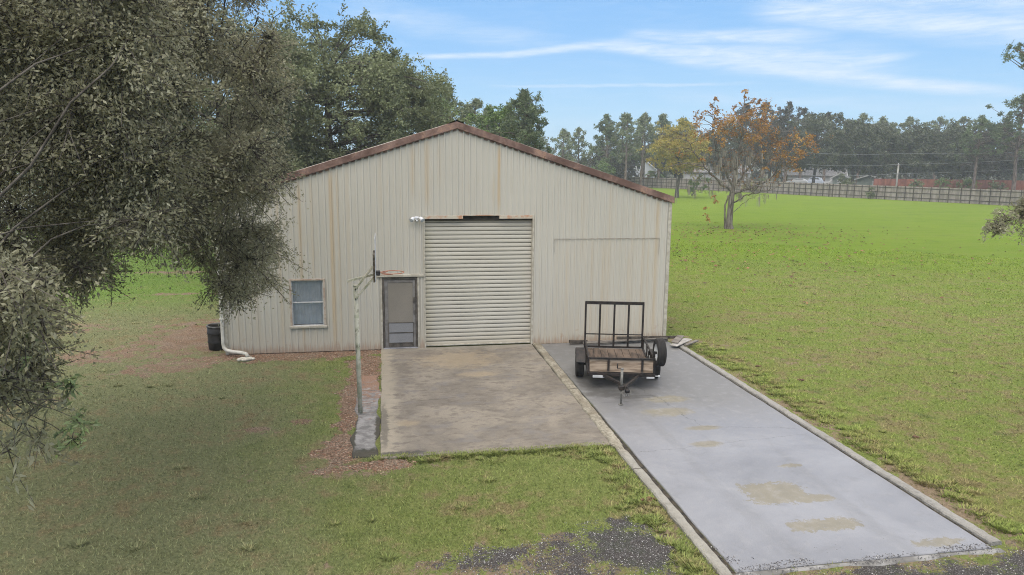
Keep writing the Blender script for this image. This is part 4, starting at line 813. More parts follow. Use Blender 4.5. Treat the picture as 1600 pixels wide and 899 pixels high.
hgt = rng.uniform(.022, .055, n_) * (1 + np.clip(d - 12, 0, 30) * .012); wd = .0045 + .0011 * d * rng.uniform(.6, 1.2, n_)
th = rng.uniform(0, 2 * math.pi, n_); ln = rng.uniform(.3, 1.5, n_); la = rng.uniform(0, 2 * math.pi, n_)
onslab = ((bx > -.15) & (bx < 8.3) & (by > 7.9) & (by < 12.5) & (bx > 4.1)) | ((bx > -.15) & (bx < 8.45) & (by > 12.36))
P0 = np.stack([bx, by, rise(bx, by) - .004 + np.where(onslab, .03, 0)], -1); ax = np.stack([np.cos(th), np.sin(th), 0 * th], -1) * wd[:, None]
tip = P0 + np.stack([np.cos(la) * ln * hgt, np.sin(la) * ln * hgt, hgt], -1)
V = np.stack([P0 - ax / 2, P0 + ax / 2, tip], 1).reshape(-1, 3); F = np.arange(3 * n_).reshape(-1, 3)
def leafshader(name, colf, trans=.3, rough=.6, spec=.35):
    m_ = bpy.data.materials.new(name); m_.use_nodes = True; m_.node_tree.nodes.clear(); t = NT(m_.node_tree)
    p = t.node('ShaderNodeBsdfPrincipled'); p.inputs['Roughness'].default_value = rough; p.inputs['Specular IOR Level'].default_value = spec
    tl = t.node('ShaderNodeBsdfTranslucent'); mx = t.node('ShaderNodeMixShader'); mx.inputs[0].default_value = trans; c = colf(t)
    t.link(c, p.inputs['Base Color']); t.link(c, tl.inputs[0]); t.link(p.outputs[0], mx.inputs[1]); t.link(tl.outputs[0], mx.inputs[2])
    o = t.node('ShaderNodeOutputMaterial'); t.link(mx.outputs[0], o.inputs[0]); return m_
def gcol(t):
    c, tiny, sm, mid = turf_colour(t, t.pos()); v = t.attr('v')
    c = t.mul(c, v * 1.25 + .62); return t.mix(v.step(.86, .95) * .5, c, (.30, .25, .13))
# taller tufts and weeds, thicker along the kerbs
tx = np.concatenate([8.75 + np.abs(rng.normal(0, .28, 330)), rng.uniform(-8, 17, 90), 4.0 - np.abs(rng.normal(0, .22, 120)), rng.uniform(-.2, 4.0, 120)]); ty = np.concatenate([rng.uniform(7.6, 19.4, 330), rng.uniform(8, 26, 90), rng.uniform(7.6, 12.1, 120), 12.40 - np.abs(rng.normal(0, .14, 120))]); T_ = len(tx)
k_ = rng.integers(0, T_, 38000); tr_ = rng.uniform(.03, .16, T_)[k_]; a_ = rng.uniform(0, 6.28, 38000); q_ = np.sqrt(rng.random(38000))
cx_, cy_ = tx[k_] + np.cos(a_) * tr_ * q_ * 1.4, ty[k_] + np.sin(a_) * tr_ * q_
ok2 = ((zone(cx_, cy_, MULCH)) < .5) & ((zone(cx_, cy_, GRAVEL)) < .6) & ~((cx_ > -.6) & (cx_ < 8.46) & (cy_ > 12.45)) & ~((cx_ > 4.3) & (cx_ < 8.4) & (cy_ > 7.9)) & ~((cx_ > XL) & (cx_ < XR) & (cy_ > 19.9))
cx_, cy_, a_ = cx_[ok2], cy_[ok2], a_[ok2]; m2 = len(cx_); h2 = rng.uniform(.028, .062, m2); b2 = np.stack([cx_, cy_, rise(cx_, cy_)], -1); s2 = np.stack([-np.sin(a_), np.cos(a_), 0 * a_], -1) * rng.uniform(.006, .014, m2)[:, None]
t2 = b2 + np.stack([np.cos(a_) * h2 * 1.1, np.sin(a_) * h2 * 1.1, h2], -1); V = np.concatenate([V, np.stack([b2 - s2, b2 + s2, t2], 1).reshape(-1, 3)]); F = np.arange(len(V)).reshape(-1, 3); n_ = len(F)
g_ = mesh_np('grass', V, F, leafshader('grass_blade', gcol, .3, .7, .15), None, {'v': ('FACE', rng.random(n_))})
tag(g_, 'short mown grass with thin dead patches covering the lawn', 'grass', kind='stuff')

def scatter(name, blobs, n_, size, mat, label, cat, flat=.6, thr=.55, zoff=.0, area=None):
    x0, x1, y0, y1 = area; px = rng.uniform(x0, x1, n_ * 4); py = rng.uniform(y0, y1, n_ * 4)
    k = (zone(px, py, blobs) + rng.normal(0, .16, n_ * 4)) > thr; k &= zone(px, py, blobs) > .12; px, py = px[k][:n_], py[k][:n_]; m_ = len(px)
    s_ = rng.uniform(size * .5, size * 1.3, m_)
    base = np.array([[1, 0, 0], [0, 1, 0], [-1, 0, 0], [0, -1, 0], [0, 0, 1], [0, 0, -1]], float)
    th_ = rng.uniform(0, 6.28, m_); cc, ss = np.cos(th_), np.sin(th_)
    vb = base[None] * rng.uniform(.6, 1.2, (m_, 6, 1)); vb[..., 2] *= flat
    X = vb[..., 0] * cc[:, None] - vb[..., 1] * ss[:, None]; Y = vb[..., 0] * ss[:, None] + vb[..., 1] * cc[:, None]
    V_ = np.stack([X, Y, vb[..., 2]], -1) * s_[:, None, None] / 2; V_[..., 0] += px[:, None]; V_[..., 1] += py[:, None]; V_[..., 2] += (s_ * flat * .25 + np.where((px > 4.3) & (px < 8.3) & (py > 7.85), .026, 0))[:, None] + zoff
    f = np.array([[0, 1, 4], [1, 2, 4], [2, 3, 4], [3, 0, 4], [1, 0, 5], [2, 1, 5], [3, 2, 5], [0, 3, 5]])
    F_ = (np.arange(m_)[:, None, None] * 6 + f[None]).reshape(-1, 3)
    o = mesh_np(name, V_.reshape(-1, 3), F_, mat, None, {'v': ('FACE', np.repeat(rng.random(m_), 8))}); tag(o, label, cat, kind='stuff'); return o
def vmat(name, *stops, rough=.85): 
    return material(name, lambda t, p: t.ramp(t.attr('v'), *stops), rough)
scatter('gravel', GRAVEL, 17000, .019, vmat('dark_gravel', (0, (.055, .052, .052)), (.6, (.125, .12, .118)), (.88, (.26, .245, .235)), (1, (.62, .60, .57))), 'dark crushed gravel in patches by the near end of the kerb and driveway', 'gravel', .6, .30, 0, (-.2, 10, 7, 9.8))
scatter('pine_straw', [q for q in MULCH if q[5] > .9 and q[0] > -5], 5000, .05, vmat('brown_leaf_litter', (0, (.10, .05, .03)), (.5, (.30, .15, .09)), (1, (.48, .36, .26))), 'reddish brown leaf litter along the shed wall and apron edge', 'leaf litter', .12, .5, .0, (-6, .8, 11.4, 20))
# sparse dry leaves on the far lawn, round the orange tree
px = np.concatenate([rng.normal(24, 7.5, 900), rng.normal(27, 4.5, 500), rng.normal(17, 4, 260)]); py = np.concatenate([rng.normal(47, 8, 900), rng.normal(52, 3.5, 500), rng.normal(37, 6, 260)])
k = (px > 9.5) & (py > 24) & (py < 62); px, py = px[k], py[k]; m_ = len(px); s_ = rng.uniform(.05, .12, m_); th = rng.uniform(0, 6.28, m_)
q = []
for dx_, dy_ in ((1, 0), (0, .7), (-1, 0), (0, -.7)):
    q.append(np.stack([px + s_ * (dx_ * np.cos(th) - dy_ * np.sin(th)), py + s_ * (dx_ * np.sin(th) + dy_ * np.cos(th)), rise(px, py) + .03 + rng.uniform(0, .07, m_)], -1))
tag(mesh_np('fallen_leaves', np.stack(q, 1).reshape(-1, 3), np.arange(4 * m_).reshape(-1, 4), vmat('dead_leaf', (0, (.07, .035, .02)), (.7, (.17, .08, .04)), (1, (.3, .16, .08))), None, {'v': ('FACE', rng.random(m_))}), 'brown fallen leaves scattered on the green lawn round the orange tree', 'fallen leaves', kind='stuff')

# ------------------------------------------------------------------ foliage machinery
def unit(v): return v / np.maximum(np.linalg.norm(v, axis=-1, keepdims=True), 1e-6)
def leaf_quads(c, ax, L, W):
    """rhombic leaves at c along ax"""
    n_ = len(c); s_ = unit(np.cross(ax, unit(rng.normal(size=(n_, 3)))))
    L = L[:, None] / 2; W = W[:, None] / 2
    V_ = np.stack([c - ax * L, c + s_ * W - ax * L * .1, c + ax * L, c - s_ * W - ax * L * .1], 1).reshape(-1, 3)
    return V_, np.arange(4 * n_).reshape(-1, 4)
def clump_leaves(cl, per, L, W, flat=.8, twigs=26, droop=.15, spread=1.0):
    """leaves set along twigs that radiate from each clump; returns verts, faces, tone, twig paths"""
    cl = np.asarray(cl, float); Vs, tones, paths = [], [], []
    for (x, y, z, r_) in cl:
        n_ = max(40, int(per * min(1.6, (r_ / .8) ** 2))) if per > 0 else -per
        tw = twigs; dr = unit(rng.normal(size=(tw, 3)) * (1, 1, flat)); ln = r_ * rng.uniform(.55, 1.15, tw) * spread
        o0 = np.array([x, y, z]) + rng.normal(size=(tw, 3)) * r_ * .22
        k = rng.integers(0, tw, n_); t_ = rng.random(n_) ** .7
        c = o0[k] + dr[k] * (ln[k] * t_)[:, None]; c[:, 2] -= droop * ln[k] * t_ ** 2
        c += rng.normal(size=(n_, 3)) * r_ * .10
        ax = unit(dr[k] * .7 + rng.normal(size=(n_, 3)) * .6 - np.array([0, 0, droop]))
        V_, _ = leaf_quads(c, ax, L * rng.uniform(.6, 1.25, n_), W * rng.uniform(.6, 1.25, n_)); Vs.append(V_)
        tone = rng.normal(0, .10); tt = rng.normal(0, .07, tw); tones.append(np.clip(.5 + tone + tt[k] + rng.normal(0, .15, n_), 0, 1))
        e = o0 + dr * ln[:, None]; e[:, 2] -= droop * ln; md = o0 + dr * ln[:, None] * .5; md[:, 2] -= droop * ln * .25
        st = np.repeat(np.array([[x, y, z]]), tw, 0); paths.append(np.stack([st, o0 * .5 + md * .5, e], 1))
    V_ = np.concatenate(Vs); return V_, np.arange(len(V_)).reshape(-1, 4), np.concatenate(tones), np.concatenate(paths)
def tubes_np(P, rad, n=4):
    """P (M,K,3) paths, rad (M,K)"""
    P = np.asarray(P, float); M_, K_, _ = P.shape; d_ = np.gradient(P, axis=1); d_ = unit(d_)
    ref = np.where(np.abs(d_[..., 2:3]) > .9, np.array([1., 0, 0]), np.array([0, 0, 1.])); a_ = unit(np.cross(d_, ref)); b_ = np.cross(d_, a_)
    t_ = np.arange(n) * 2 * math.pi / n
    V_ = P[:, :, None] + (a_[:, :, None] * np.cos(t_)[:, None] + b_[:, :, None] * np.sin(t_)[:, None]) * rad[:, :, None, None]
    i = np.arange(M_ * K_ * n).reshape(M_, K_, n); j = np.roll(i, -1, 2)
    return V_.reshape(-1, 3), np.stack([i[:, :-1], j[:, :-1], j[:, 1:], i[:, 1:]], -1).reshape(-1, 4)
def join(parts):
    Vs, Fs, o = [], [], 0
    for V_, F_ in parts: Vs.append(V_); Fs.append(F_ + o); o += len(V_)
    return np.concatenate(Vs), np.concatenate(Fs)
def limbs(base, cl, forks, r0, bend=.12):
    """one curved limb from the nearest fork point to every clump"""
    cl = np.asarray(cl, float)[:, :3]; fk = np.asarray(forks, float); K_ = 7; out_ = []; rads = []
    for c in cl:
        dd = np.linalg.norm(fk - c, axis=1) + np.maximum(0, fk[:, 2] - c[2]) * .6; f_ = fk[np.argmin(dd)]; t_ = np.linspace(0, 1, K_)[:, None]; L_ = np.linalg.norm(c - f_)
        p_ = f_ * (1 - t_) + c * t_ + np.sin(t_ * math.pi) * np.array([rng.normal(0, bend), rng.normal(0, bend), bend * 1.2]) * L_ * .6 + rng.normal(0, .012 * L_, (K_, 3)) * np.sin(t_ * math.pi)
        out_.append(p_); rads.append(r0 * min(1.2, .35 + L_ * .14) * (1 - .8 * t_[:, 0]))
    return tubes_np(np.array(out_), np.array(rads), 5)
def trunk_np(pts, rads, n=10):
    P = np.array(pts, float)[None]; return tubes_np(P, np.array(rads, float)[None], n)
def bark(name, a, b): return material(name, speckle(a, b, 3, stretch=(3, 3, .6), bmp=.03), .9)
M_barko = bark('grey_oak_bark', (.045, .038, .031), (.12, .105, .088)); M_barkp = bark('pine_bark', (.07, .05, .04), (.20, .155, .13)); M_barkg = bark('pale_lichen_bark', (.065, .05, .038), (.19, .165, .135))
def leafmat(name, *stops, trans=.28, rough=.55): return leafshader(name, lambda t: t.ramp(t.attr('v'), *stops), trans, rough)
L_OAK = leafmat('live_oak_leaves', (0, OAK[0]), (.45, OAK[1]), (.8, OAK[2]), (1, OAK[3]), rough=.42, trans=.48)
L_OAKL = leafmat('live_oak_low_leaves', (0, OAK[1]), (.5, OAK[2]), (1, OAK[3]), rough=.38, trans=.48)
L_OAK2 = leafmat('mid_green_leaves', (0, (.075, .09, .042)), (.5, (.155, .18, .085)), (1, (.265, .295, .15)))
L_LIGHT = leafmat('light_green_leaves', (0, (.075, .11, .035)), (.5, (.13, .185, .06)), (1, (.22, .29, .10)))
L_PINE = leafmat('pine_needles', (0, (.055, .078, .034)), (.5, (.11, .148, .065)), (1, (.19, .235, .11)), trans=.15)
L_PALE = leafmat('pale_pine_needles', (0, (.09, .11, .055)), (.5, (.16, .19, .095)), (1, (.26, .29, .15)), trans=.15)
L_FAR = leafmat('dark_moss_grey_leaves', (0, (.044, .052, .028)), (.5, (.08, .094, .05)), (1, (.155, .17, .10)), trans=.15)
L_FARW = leafmat('distant_leaves', (0, (.045, .055, .035)), (.5, (.07, .082, .052)), (1, (.12, .135, .09)), trans=.15)
L_BRN = leafmat('dark_brownish_leaves', (0, (.032, .028, .02)), (.5, (.062, .058, .04)), (1, (.12, .11, .075)), trans=.15)
L_GOLD = leafmat('golden_leaves', (0, (.19, .19, .05)), (.4, (.33, .29, .065)), (.75, (.45, .35, .065)), (1, (.52, .30, .06)))
L_ORG = leafmat('orange_brown_leaves', (0, (.14, .075, .035)), (.35, (.27, .13, .045)), (.65, (.43, .23, .06)), (1, (.55, .37, .10)))
L_MOSS = leafmat('spanish_moss', (0, (.15, .13, .10)), (1, (.34, .30, .25)), trans=.15, rough=.9)
def tree(name, label, cat, base, parts_trunk, bark_, V_, F_, tone, leafm, group=None):
    root = empty(name, base, 0, label, cat, group); b3 = np.array(base)
    tv, tf = parts_trunk; mesh_np('trunk', tv - b3, tf, bark_, root, None, True)
    mesh_np('crown', V_ - b3, F_, leafm, root, {'v': ('FACE', tone)}); return root

# ------------------------------------------------------------------ the great live oak at the left
OAKC = np.array([[float(v) for v in q.split()] for q in CLUMPS.split(';')])
ext = []        # the rest of the crown, outside the frame
for k in range(18):
    th_ = random.uniform(0, 6.28); rr_ = 5.2 * math.sqrt(random.random()); c_ = (-10.5 + rr_ * math.cos(th_), 12 + rr_ * math.sin(th_) * 1.1, random.uniform(4.4, 12), random.uniform(.9, 1.3))
    if c_[0] > -.56 * c_[1] - .2: continue
    ext.append(c_)
oak_all = np.concatenate([OAKC, np.array(ext)])
Vi, Fi, ti, pi_ = clump_leaves(OAKC, 2900, .056, .024, .85, 36, .25)
Ve, Fe, te, pe = clump_leaves(ext, -1300, .10, .045, .85, 16, .25)
LV = np.concatenate([Vi, Ve]); LT = np.concatenate([ti, te])
TR = (-9.6, 12.4, 0)
main = [[(-9.6, 12.4, 0), (-9.55, 12.4, 1.2), (-9.4, 12.3, 2.6), (-9.3, 12.2, 4.0), (-9.5, 12.1, 6.5), (-9.6, 12.2, 10)],
        [(-9.4, 12.3, 2.4), (-8.2, 11.9, 4.3), (-6.6, 11.4, 5.35), (-5.1, 11.0, 5.6), (-4.1, 11.0, 5.1), (-3.0, 11.2, 4.3)],
        [(-9.4, 12.3, 3.0), (-8.0, 13.0, 5.6), (-6.3, 13.2, 7.6), (-4.6, 13.0, 8.2), (-3.4, 12.6, 7.9), (-2.3, 12.8, 7.0)],
        [(-9.4, 12.3, 3.4), (-8.0, 12.2, 6.0), (-6.4, 12.0, 7.4), (-4.8, 12.0, 7.3), (-3.6, 12.2, 6.3), (-2.4, 12.6, 5.7)],
        [(-9.4, 12.2, 2.2), (-8.6, 10.4, 3.6), (-7.2, 8.6, 4.3), (-5.6, 7.6, 4.3), (-4.6, 7.2, 3.8), (-3.6, 6.8, 3.1)],
        [(-9.3, 12.2, 3.2), (-8.2, 13.4, 4.9), (-6.4, 14.4, 5.6), (-4.9, 14.6, 5.4), (-3.8, 14.6, 4.6), (-3.0, 14.5, 3.7)],
        [(-9.3, 12.2, 3.6), (-10.6, 13.6, 5.4), (-12.0, 14.6, 6.6), (-13.4, 15.2, 7.2), (-14.2, 15.6, 7.2), (-15, 16, 7)]]
mr = [[.52, .42, .38, .34, .22, .06], [.26, .21, .16, .10, .065, .03], [.25, .2, .15, .10, .07, .03], [.22, .18, .13, .09, .055, .02], [.22, .17, .12, .08, .05, .02], [.22, .18, .13, .09, .06, .02], [.24, .2, .15, .1, .06, .03]]
def refine(p_, k=5):
    p_ = np.array(p_, float); t_ = np.linspace(0, len(p_) - 1, (len(p_) - 1) * k + 1)
    return np.stack([np.interp(t_, range(len(p_)), p_[:, q]) for q in range(p_.shape[1])], -1)
mp_ = np.array([refine(q) for q in main]); mp_[:, 1:-1] += rng.normal(0, .035, mp_[:, 1:-1].shape); mrr = np.array([refine(np.array(q)[:, None])[:, 0] for q in mr]); mrr[1:] *= .6
forks = mp_[:, 6:].reshape(-1, 3)
tw_sel = pi_[rng.random(len(pi_)) < .8]
parts = [tubes_np(mp_, mrr, 10), limbs(None, oak_all, forks, .024, .24), tubes_np(tw_sel, np.repeat(np.array([[.010, .007, .003]]), len(tw_sel), 0), 3)]
sh = np.array([(-3.13, 6.6, 3.86, .2), (-3.04, 6.6, 3.72, .22), (-2.84, 7, 2.85, .16), (-2.9, 7, 2.66, .16), (-2.95, 7.2, 3.13, .14), (-3.1, 6.8, 2.73, .26), (-3.35, 6.8, 2.65, .3), (-3.25, 6.9, 2.88, .3), (-3.07, 7, 3.05, .24), (-3.5, 6.9, 2.9, .35)])        # fresh shoots low on the near side
Vs_, Fs_, ts_, ps_ = clump_leaves(sh, -75, .10, .030, .7, 7, .2, 1.3); n0 = len(LT)
LV = np.concatenate([LV, Vs_]); LT = np.concatenate([LT, ts_])
parts += [tubes_np(ps_, np.repeat(np.array([[.006, .004, .002]]), len(ps_), 0), 3), limbs(None, sh, [(-3.8, 6.9, 3.4), (-4.0, 7.0, 3.2)], .02, .1)]
tree('live_oak', 'huge dark live oak filling the left of the picture, hanging over the shed corner', 'tree', TR, join(parts), M_barko, LV, np.arange(len(LV)).reshape(-1, 4), LT, L_OAK)
me = [c for c in bpy.data.objects['live_oak'].children if c.name.startswith('crown')][0].data
me.materials.append(leafmat('fresh_oak_leaves', (0, (.16, .20, .10)), (.6, (.30, .37, .17)), (1, (.45, .55, .22)), rough=.4)); me.materials.append(leafmat('live_oak_low_leaves', (0, OAK[1]), (.5, OAK[2]), (1, OAK[3]), rough=.42, trans=.48))
mi = np.zeros(len(LT), np.int32); mi[n0:n0 + 375] = 1; mi[n0 + 375:] = 2; me.polygons.foreach_set('material_index', mi)

# ------------------------------------------------------------------ tree builders for the middle distance and beyond
def ball(c, rx, ry, rz, n_, r_, seed=0, low=-.75, top_round=1.0):
    rr = np.random.default_rng(seed); out_ = []
    while len(out_) < n_:
        v = rr.normal(size=3); v /= np.linalg.norm(v); q_ = rr.uniform(.35, 1) ** .5
        if v[2] * q_ < low: continue
        wob_ = 1 + .22 * math.sin(v[0] * 5 + seed) * math.cos(v[1] * 4 + seed * 2)
        out_.append((c[0] + v[0] * rx * q_ * wob_, c[1] + v[1] * ry * q_ * wob_, c[2] + v[2] * rz * q_ * wob_, r_ * rr.uniform(.7, 1.35)))
    return np.array(out_)
def oak(name, label, cat, x, y, h, rx, zc, rz, ncl, rc, per, L, leafm, barkm=None, seed=1, group=None, low=-.75, nl=None, extra=None, twg=14, tr_=None, droop=.12, flat=.75):
    c = (x, y, zc); cl = ball(c, rx, rx * .9, rz, ncl, rc, seed, low)
    if extra is not None: cl = np.concatenate([cl, np.array(extra, float)])
    V_, F_, t_, p_ = clump_leaves(cl, -per, L, L * .55, flat, twg, droop)
    rr = np.random.default_rng(seed + 50); r0 = tr_ or h * .028
    top = zc + rz * .45; tp = [(x, y, 0), (x + rr.normal(0, .1), y, h * .12), (x + rr.normal(0, .2), y + rr.normal(0, .2), h * .3), (x + rr.normal(0, .3), y, h * .5), (x + rr.normal(0, .3), y, top)]
    tr2 = trunk_np(tp, [r0 * 1.35, r0, r0 * .85, r0 * .55, r0 * .15]); fk = refine(tp, 4)[5:]
    return tree(name, label, cat, (x, y, 0), join([tr2, limbs(None, cl, fk, r0 * .2, .14)]), barkm or M_barko, V_, F_, t_, leafm, group)
def pine(name, label, x, y, h, seed, leafm=None, sp=1.0, L=.34, ntuft=34, per=130, start=.5, crown_r=3.0, group=None, cat='pine tree', lean=0):
    rr = np.random.default_rng(seed); tp = [(x + lean * t_ * t_ + (rr.normal(0, .12) if 0 < t_ < 1 else 0), y, h * t_) for t_ in (0, .15, .35, .55, .75, .9, 1)]
    r0 = h * .016; fk = refine(tp, 5); cl = []; segs = []; rads = []
    for k in range(ntuft):
        f_ = start + (1 - start) * (k + rr.random()) / ntuft; z = h * f_; a_ = rr.uniform(0, 6.28)
        env = math.sin(min(1, (f_ - start) / (1 - start) * .82 + .22) * math.pi) ** .7; R_ = crown_r * env * rr.uniform(.35, 1.08)
        x0 = np.interp(z, [q[2] for q in tp], [q[0] for q in tp]); e = (x0 + R_ * math.cos(a_), y + R_ * math.sin(a_), z + R_ * rr.uniform(.0, .45))
        cl.append((*e, rr.uniform(.45, .85) * sp)); segs.append([(x0, y, z - .2 * R_), ((x0 + e[0]) / 2, (y + e[1]) / 2, z + R_ * .02), e]); rads.append([r0 * .32, r0 * .2, r0 * .07])
        if rr.random() < .55: m_ = (x0 + R_ * .6 * math.cos(a_ + .3), y + R_ * .6 * math.sin(a_ + .3), z + R_ * .25); cl.append((*m_, rr.uniform(.4, .7) * sp))
    cl.append((tp[-1][0], y, h, .6 * sp)); V_, F_, t_, p_ = clump_leaves(cl, -per, L, L * .38, .7, 20, -.1, .62)
    return tree(name, label, cat, (x, y, 0), join([trunk_np(refine(tp, 3), np.interp(np.linspace(0, 1, 19), [0, .5, 1], [r0 * 1.3, r0 * .85, r0 * .2]), 8), tubes_np(np.array(segs), np.array(rads), 5)]), M_barkp, V_, F_, t_, leafm or L_PINE, group)

# oaks just behind the shed
oak('oak_tree', 'tall green oak rising behind the left slope of the shed roof', 'tree', -2.6, 41.5, 13, 5.4, 7.6, 4.7, 150, 1.0, 620, .17, L_OAK2, seed=3, extra=[(-4.5, 41, 12.6, 1.1), (-5.5, 40.5, 11.6, 1.3), (-1.0, 41.5, 12.4, .8), (-.2, 41.5, 11.8, .8), (-1.8, 41, 12.0, 1.0), (.6, 42, 10.8, .8), (1.0, 42, 9.6, 1)], twg=20)
oak('oak_tree', 'narrower oak with thin pointed top, right of the tall one behind the shed', 'tree', 1.3, 46, 11.5, 2.6, 6.8, 3.6, 64, .9, 560, .17, L_OAK2, seed=8, extra=[(.1, 46, 11.3, .6), (.3, 46, 10.7, .8), (.9, 46, 10.2, .9), (1.6, 46, 9.6, .9), (2.3, 46, 8.9, .9), (-.6, 46, 10.9, .8), (2.9, 46, 8.2, .8)], twg=18)
oak('oak_tree', 'dark oak crown between the great live oak and the shed roof', 'tree', -7.6, 38, 12, 4.6, 7.2, 4.6, 100, 1.1, 520, .18, L_OAK2, seed=12, twg=16)
oak('oak_tree', 'rounded pale green tree left of the pines, just above the roof ridge', 'tree', 3.7, 62, 11, 3.8, 6.9, 4.2, 44, 1.15, 430, .22, L_LIGHT, seed=21, twg=14)
oak('oak_tree', 'distant oak seen through gaps in the live oak, beyond the left lawn', 'tree', -22, 58, 9, 6, 5.6, 3.6, 50, 1.5, 300, .28, L_OAK2, seed=31)
oak('oak_tree', 'distant oak half hidden by the live oak, left of the shed', 'tree', -13, 52, 10, 5, 6.2, 3.8, 46, 1.4, 300, .26, L_LIGHT, seed=33)
# pines left of centre
pine('pine_tree', 'thin pine with open dark crown above the roof ridge, leftmost of the pines', 7.9, 88, 13.6, 41, L_PALE, 1.25, .34, 40, 150, .38, 2.9)
pine('pine_tree', 'small flat-topped pine just right of the roof peak', 10.9, 86, 12.0, 42, L_PALE, 1.2, .34, 26, 150, .6, 3.2)
pine('pine_tree', 'low pine joining the flat-topped pine to the bright green one', 13.2, 92, 11.6, 43, L_PALE, 1.25, .36, 30, 150, .5, 3.4)
oak('pine_tree', 'bright green bushy young pine left of the tall round pine', 'pine tree', 10.3, 66, 10, 2.9, 7.0, 3.1, 34, .95, 380, .26, leafmat('bright_needles', (0, (.07, .115, .03)), (.5, (.12, .19, .045)), (1, (.2, .28, .08)), trans=.2), M_barkp, seed=25)
pine('pine_tree', 'tall round-headed pine standing clear above the right roof slope', 11.9, 62, 10.9, 44, L_PINE, .95, .22, 62, 260, .50, 2.75)
pine('pine_tree', 'low pine filling in under the tall round-headed pine', 9.9, 70, 9.6, 45, L_PINE, 1.0, .28, 30, 110, .5, 2.6)
# hazy pines between the roof slope and the gabled house
FARP = [(27.5, 150, 8.5, 'low hazy pine just right of the tall round-headed pine', 5), (33, 152, 10.0, 'hazy pine second right of the tall round-headed pine', 6), (37.2, 150, 11.6, 'hazy pine standing alone above the middle of the right roof slope', 7), (41, 152, 12.0, 'hazy round pine left of the open sky gap over the roof slope', 8),
        (44.0, 142, 14.2, 'slim hazy pine at the left edge of the pine group behind the gabled house', 9), (45.6, 146, 12.6, 'thick hazy pine second in the group behind the gabled house', 10), (47.6, 140, 14.3, 'tall hazy pine, highest left in the group behind the gabled house', 11), (50.2, 150, 15.0, 'hazy pine over the dark bushy tree by the gabled house', 12), (52.4, 144, 14.4, 'hazy pine left of the gabled house peak', 13),
        (55.0, 150, 15.2, 'hazy pine directly above the gabled house', 14), (57.0, 146, 14.6, 'hazy pine above the palm', 15), (59.8, 152, 15.2, 'hazy pine left behind the golden tree', 16), (62.5, 148, 14.2, 'hazy pine behind the golden tree', 17), (66, 155, 14.6, 'hazy pine between the golden tree and the orange tree', 18)]
for x, y, h, lab, s_ in FARP: pine('pine_tree', lab, x, y, h, 60 + s_, L_PALE if s_ % 3 else L_PINE, 1.2, .42, 38, 95, .36, 3.3)
oak('oak_tree', 'dark purplish bushy tree left of the gabled house', 'tree', 46.8, 150, 8.3, 4.0, 4.6, 3.4, 36, 1.3, 230, .42, L_BRN, seed=71)
oak('oak_tree', 'second dark bushy tree touching the gable wall of the house', 'tree', 51.4, 152, 6.6, 3.0, 3.6, 2.7, 24, 1.2, 230, .42, L_BRN, seed=72)
oak('oak_tree', 'low bright green tree at the far end of the shed roof slope', 'tree', 42.0, 140, 5.6, 2.4, 3.4, 2.2, 20, 1.1, 200, .4, L_LIGHT, seed=73)
oak('oak_tree', 'yellowish green tree between the dark tree and the gabled house', 'tree', 54.5, 158, 9.5, 3, 6, 3, 24, 1.3, 200, .42, L_LIGHT, seed=74)

# palm by the gabled house
def palm(x, y, h, label, s_):
    root = empty('palm_tree', (x, y, 0), 0, label, 'palm'); rr = np.random.default_rng(s_)
    tv, tf = trunk_np([(0, 0, 0), (.1, 0, h * .5), (.0, 0, h)], [.28, .2, .18], 8); mesh_np('trunk', tv, tf, M_barkp, root, None, True)
    Vs = []; 
    for k in range(24):
        a_ = rr.uniform(0, 6.28); el_ = rr.uniform(-.2, 1.2); L_ = rr.uniform(2.0, 2.9)
        for t_ in np.linspace(.15, 1, 16):
            r_ = L_ * t_ * math.cos(el_) ; z = h + L_ * t_ * math.sin(el_) - 1.5 * t_ * t_; c = np.array([r_ * math.cos(a_), r_ * math.sin(a_), z])
            for s__ in (-1, 1):
                ax = unit(np.array([[math.cos(a_ + s__ * .9), math.sin(a_ + s__ * .9), -.5]]))[0]; w_ = np.array([math.cos(a_), math.sin(a_), 0]) * .09; e = c + ax * .7
                Vs += [c - w_, c + w_, e + w_ * .3, e - w_ * .3]
    Vs = np.array(Vs); mesh_np('frond', Vs, np.arange(len(Vs)).reshape(-1, 4), leafmat('palm_frond', (0, (.06, .10, .03)), (1, (.16, .24, .08))), root, {'v': ('FACE', rr.random(len(Vs) // 4))})
palm(58.6, 151, 7.2, 'green palm with drooping fronds beside the gabled house', 1)
palm(57.0, 148, 2.6, 'low palm clump in front of the gabled house wall', 2)

# golden tree and orange tree on the far lawn
oak('golden_tree', 'yellow-green autumn tree with slim dark trunk, left of the orange tree', 'tree', 44.0, 105, 11.8, 3.9, 7.2, 4.3, 70, 1.0, 330, .26, L_GOLD, seed=81, tr_=.26,
    extra=[(47.2, 105, 8.6, 1.0), (48.2, 105, 7.2, .9), (46.8, 105, 5.2, .9), (41.2, 105, 6.2, .8)])
sbc = [(46.6, 104, 2.2, .9), (47.8, 104, 1.5, .8), (46.0, 104, 1.2, .7), (48.2, 104, 2.9, .7), (47.2, 104, 3.1, .7), (45.6, 104, 2.4, .6)]
V_, F_, t_, p_ = clump_leaves(sbc, -170, .26, .13, .8, 12, .1); tree('shrub', 'light green leaning shrub at the foot of the golden tree', 'shrub', (45.4, 104, 0), limbs(None, sbc, [(45.4, 104, .05), (46, 104, .3)], .07), M_barkg, V_, F_, t_, L_LIGHT)

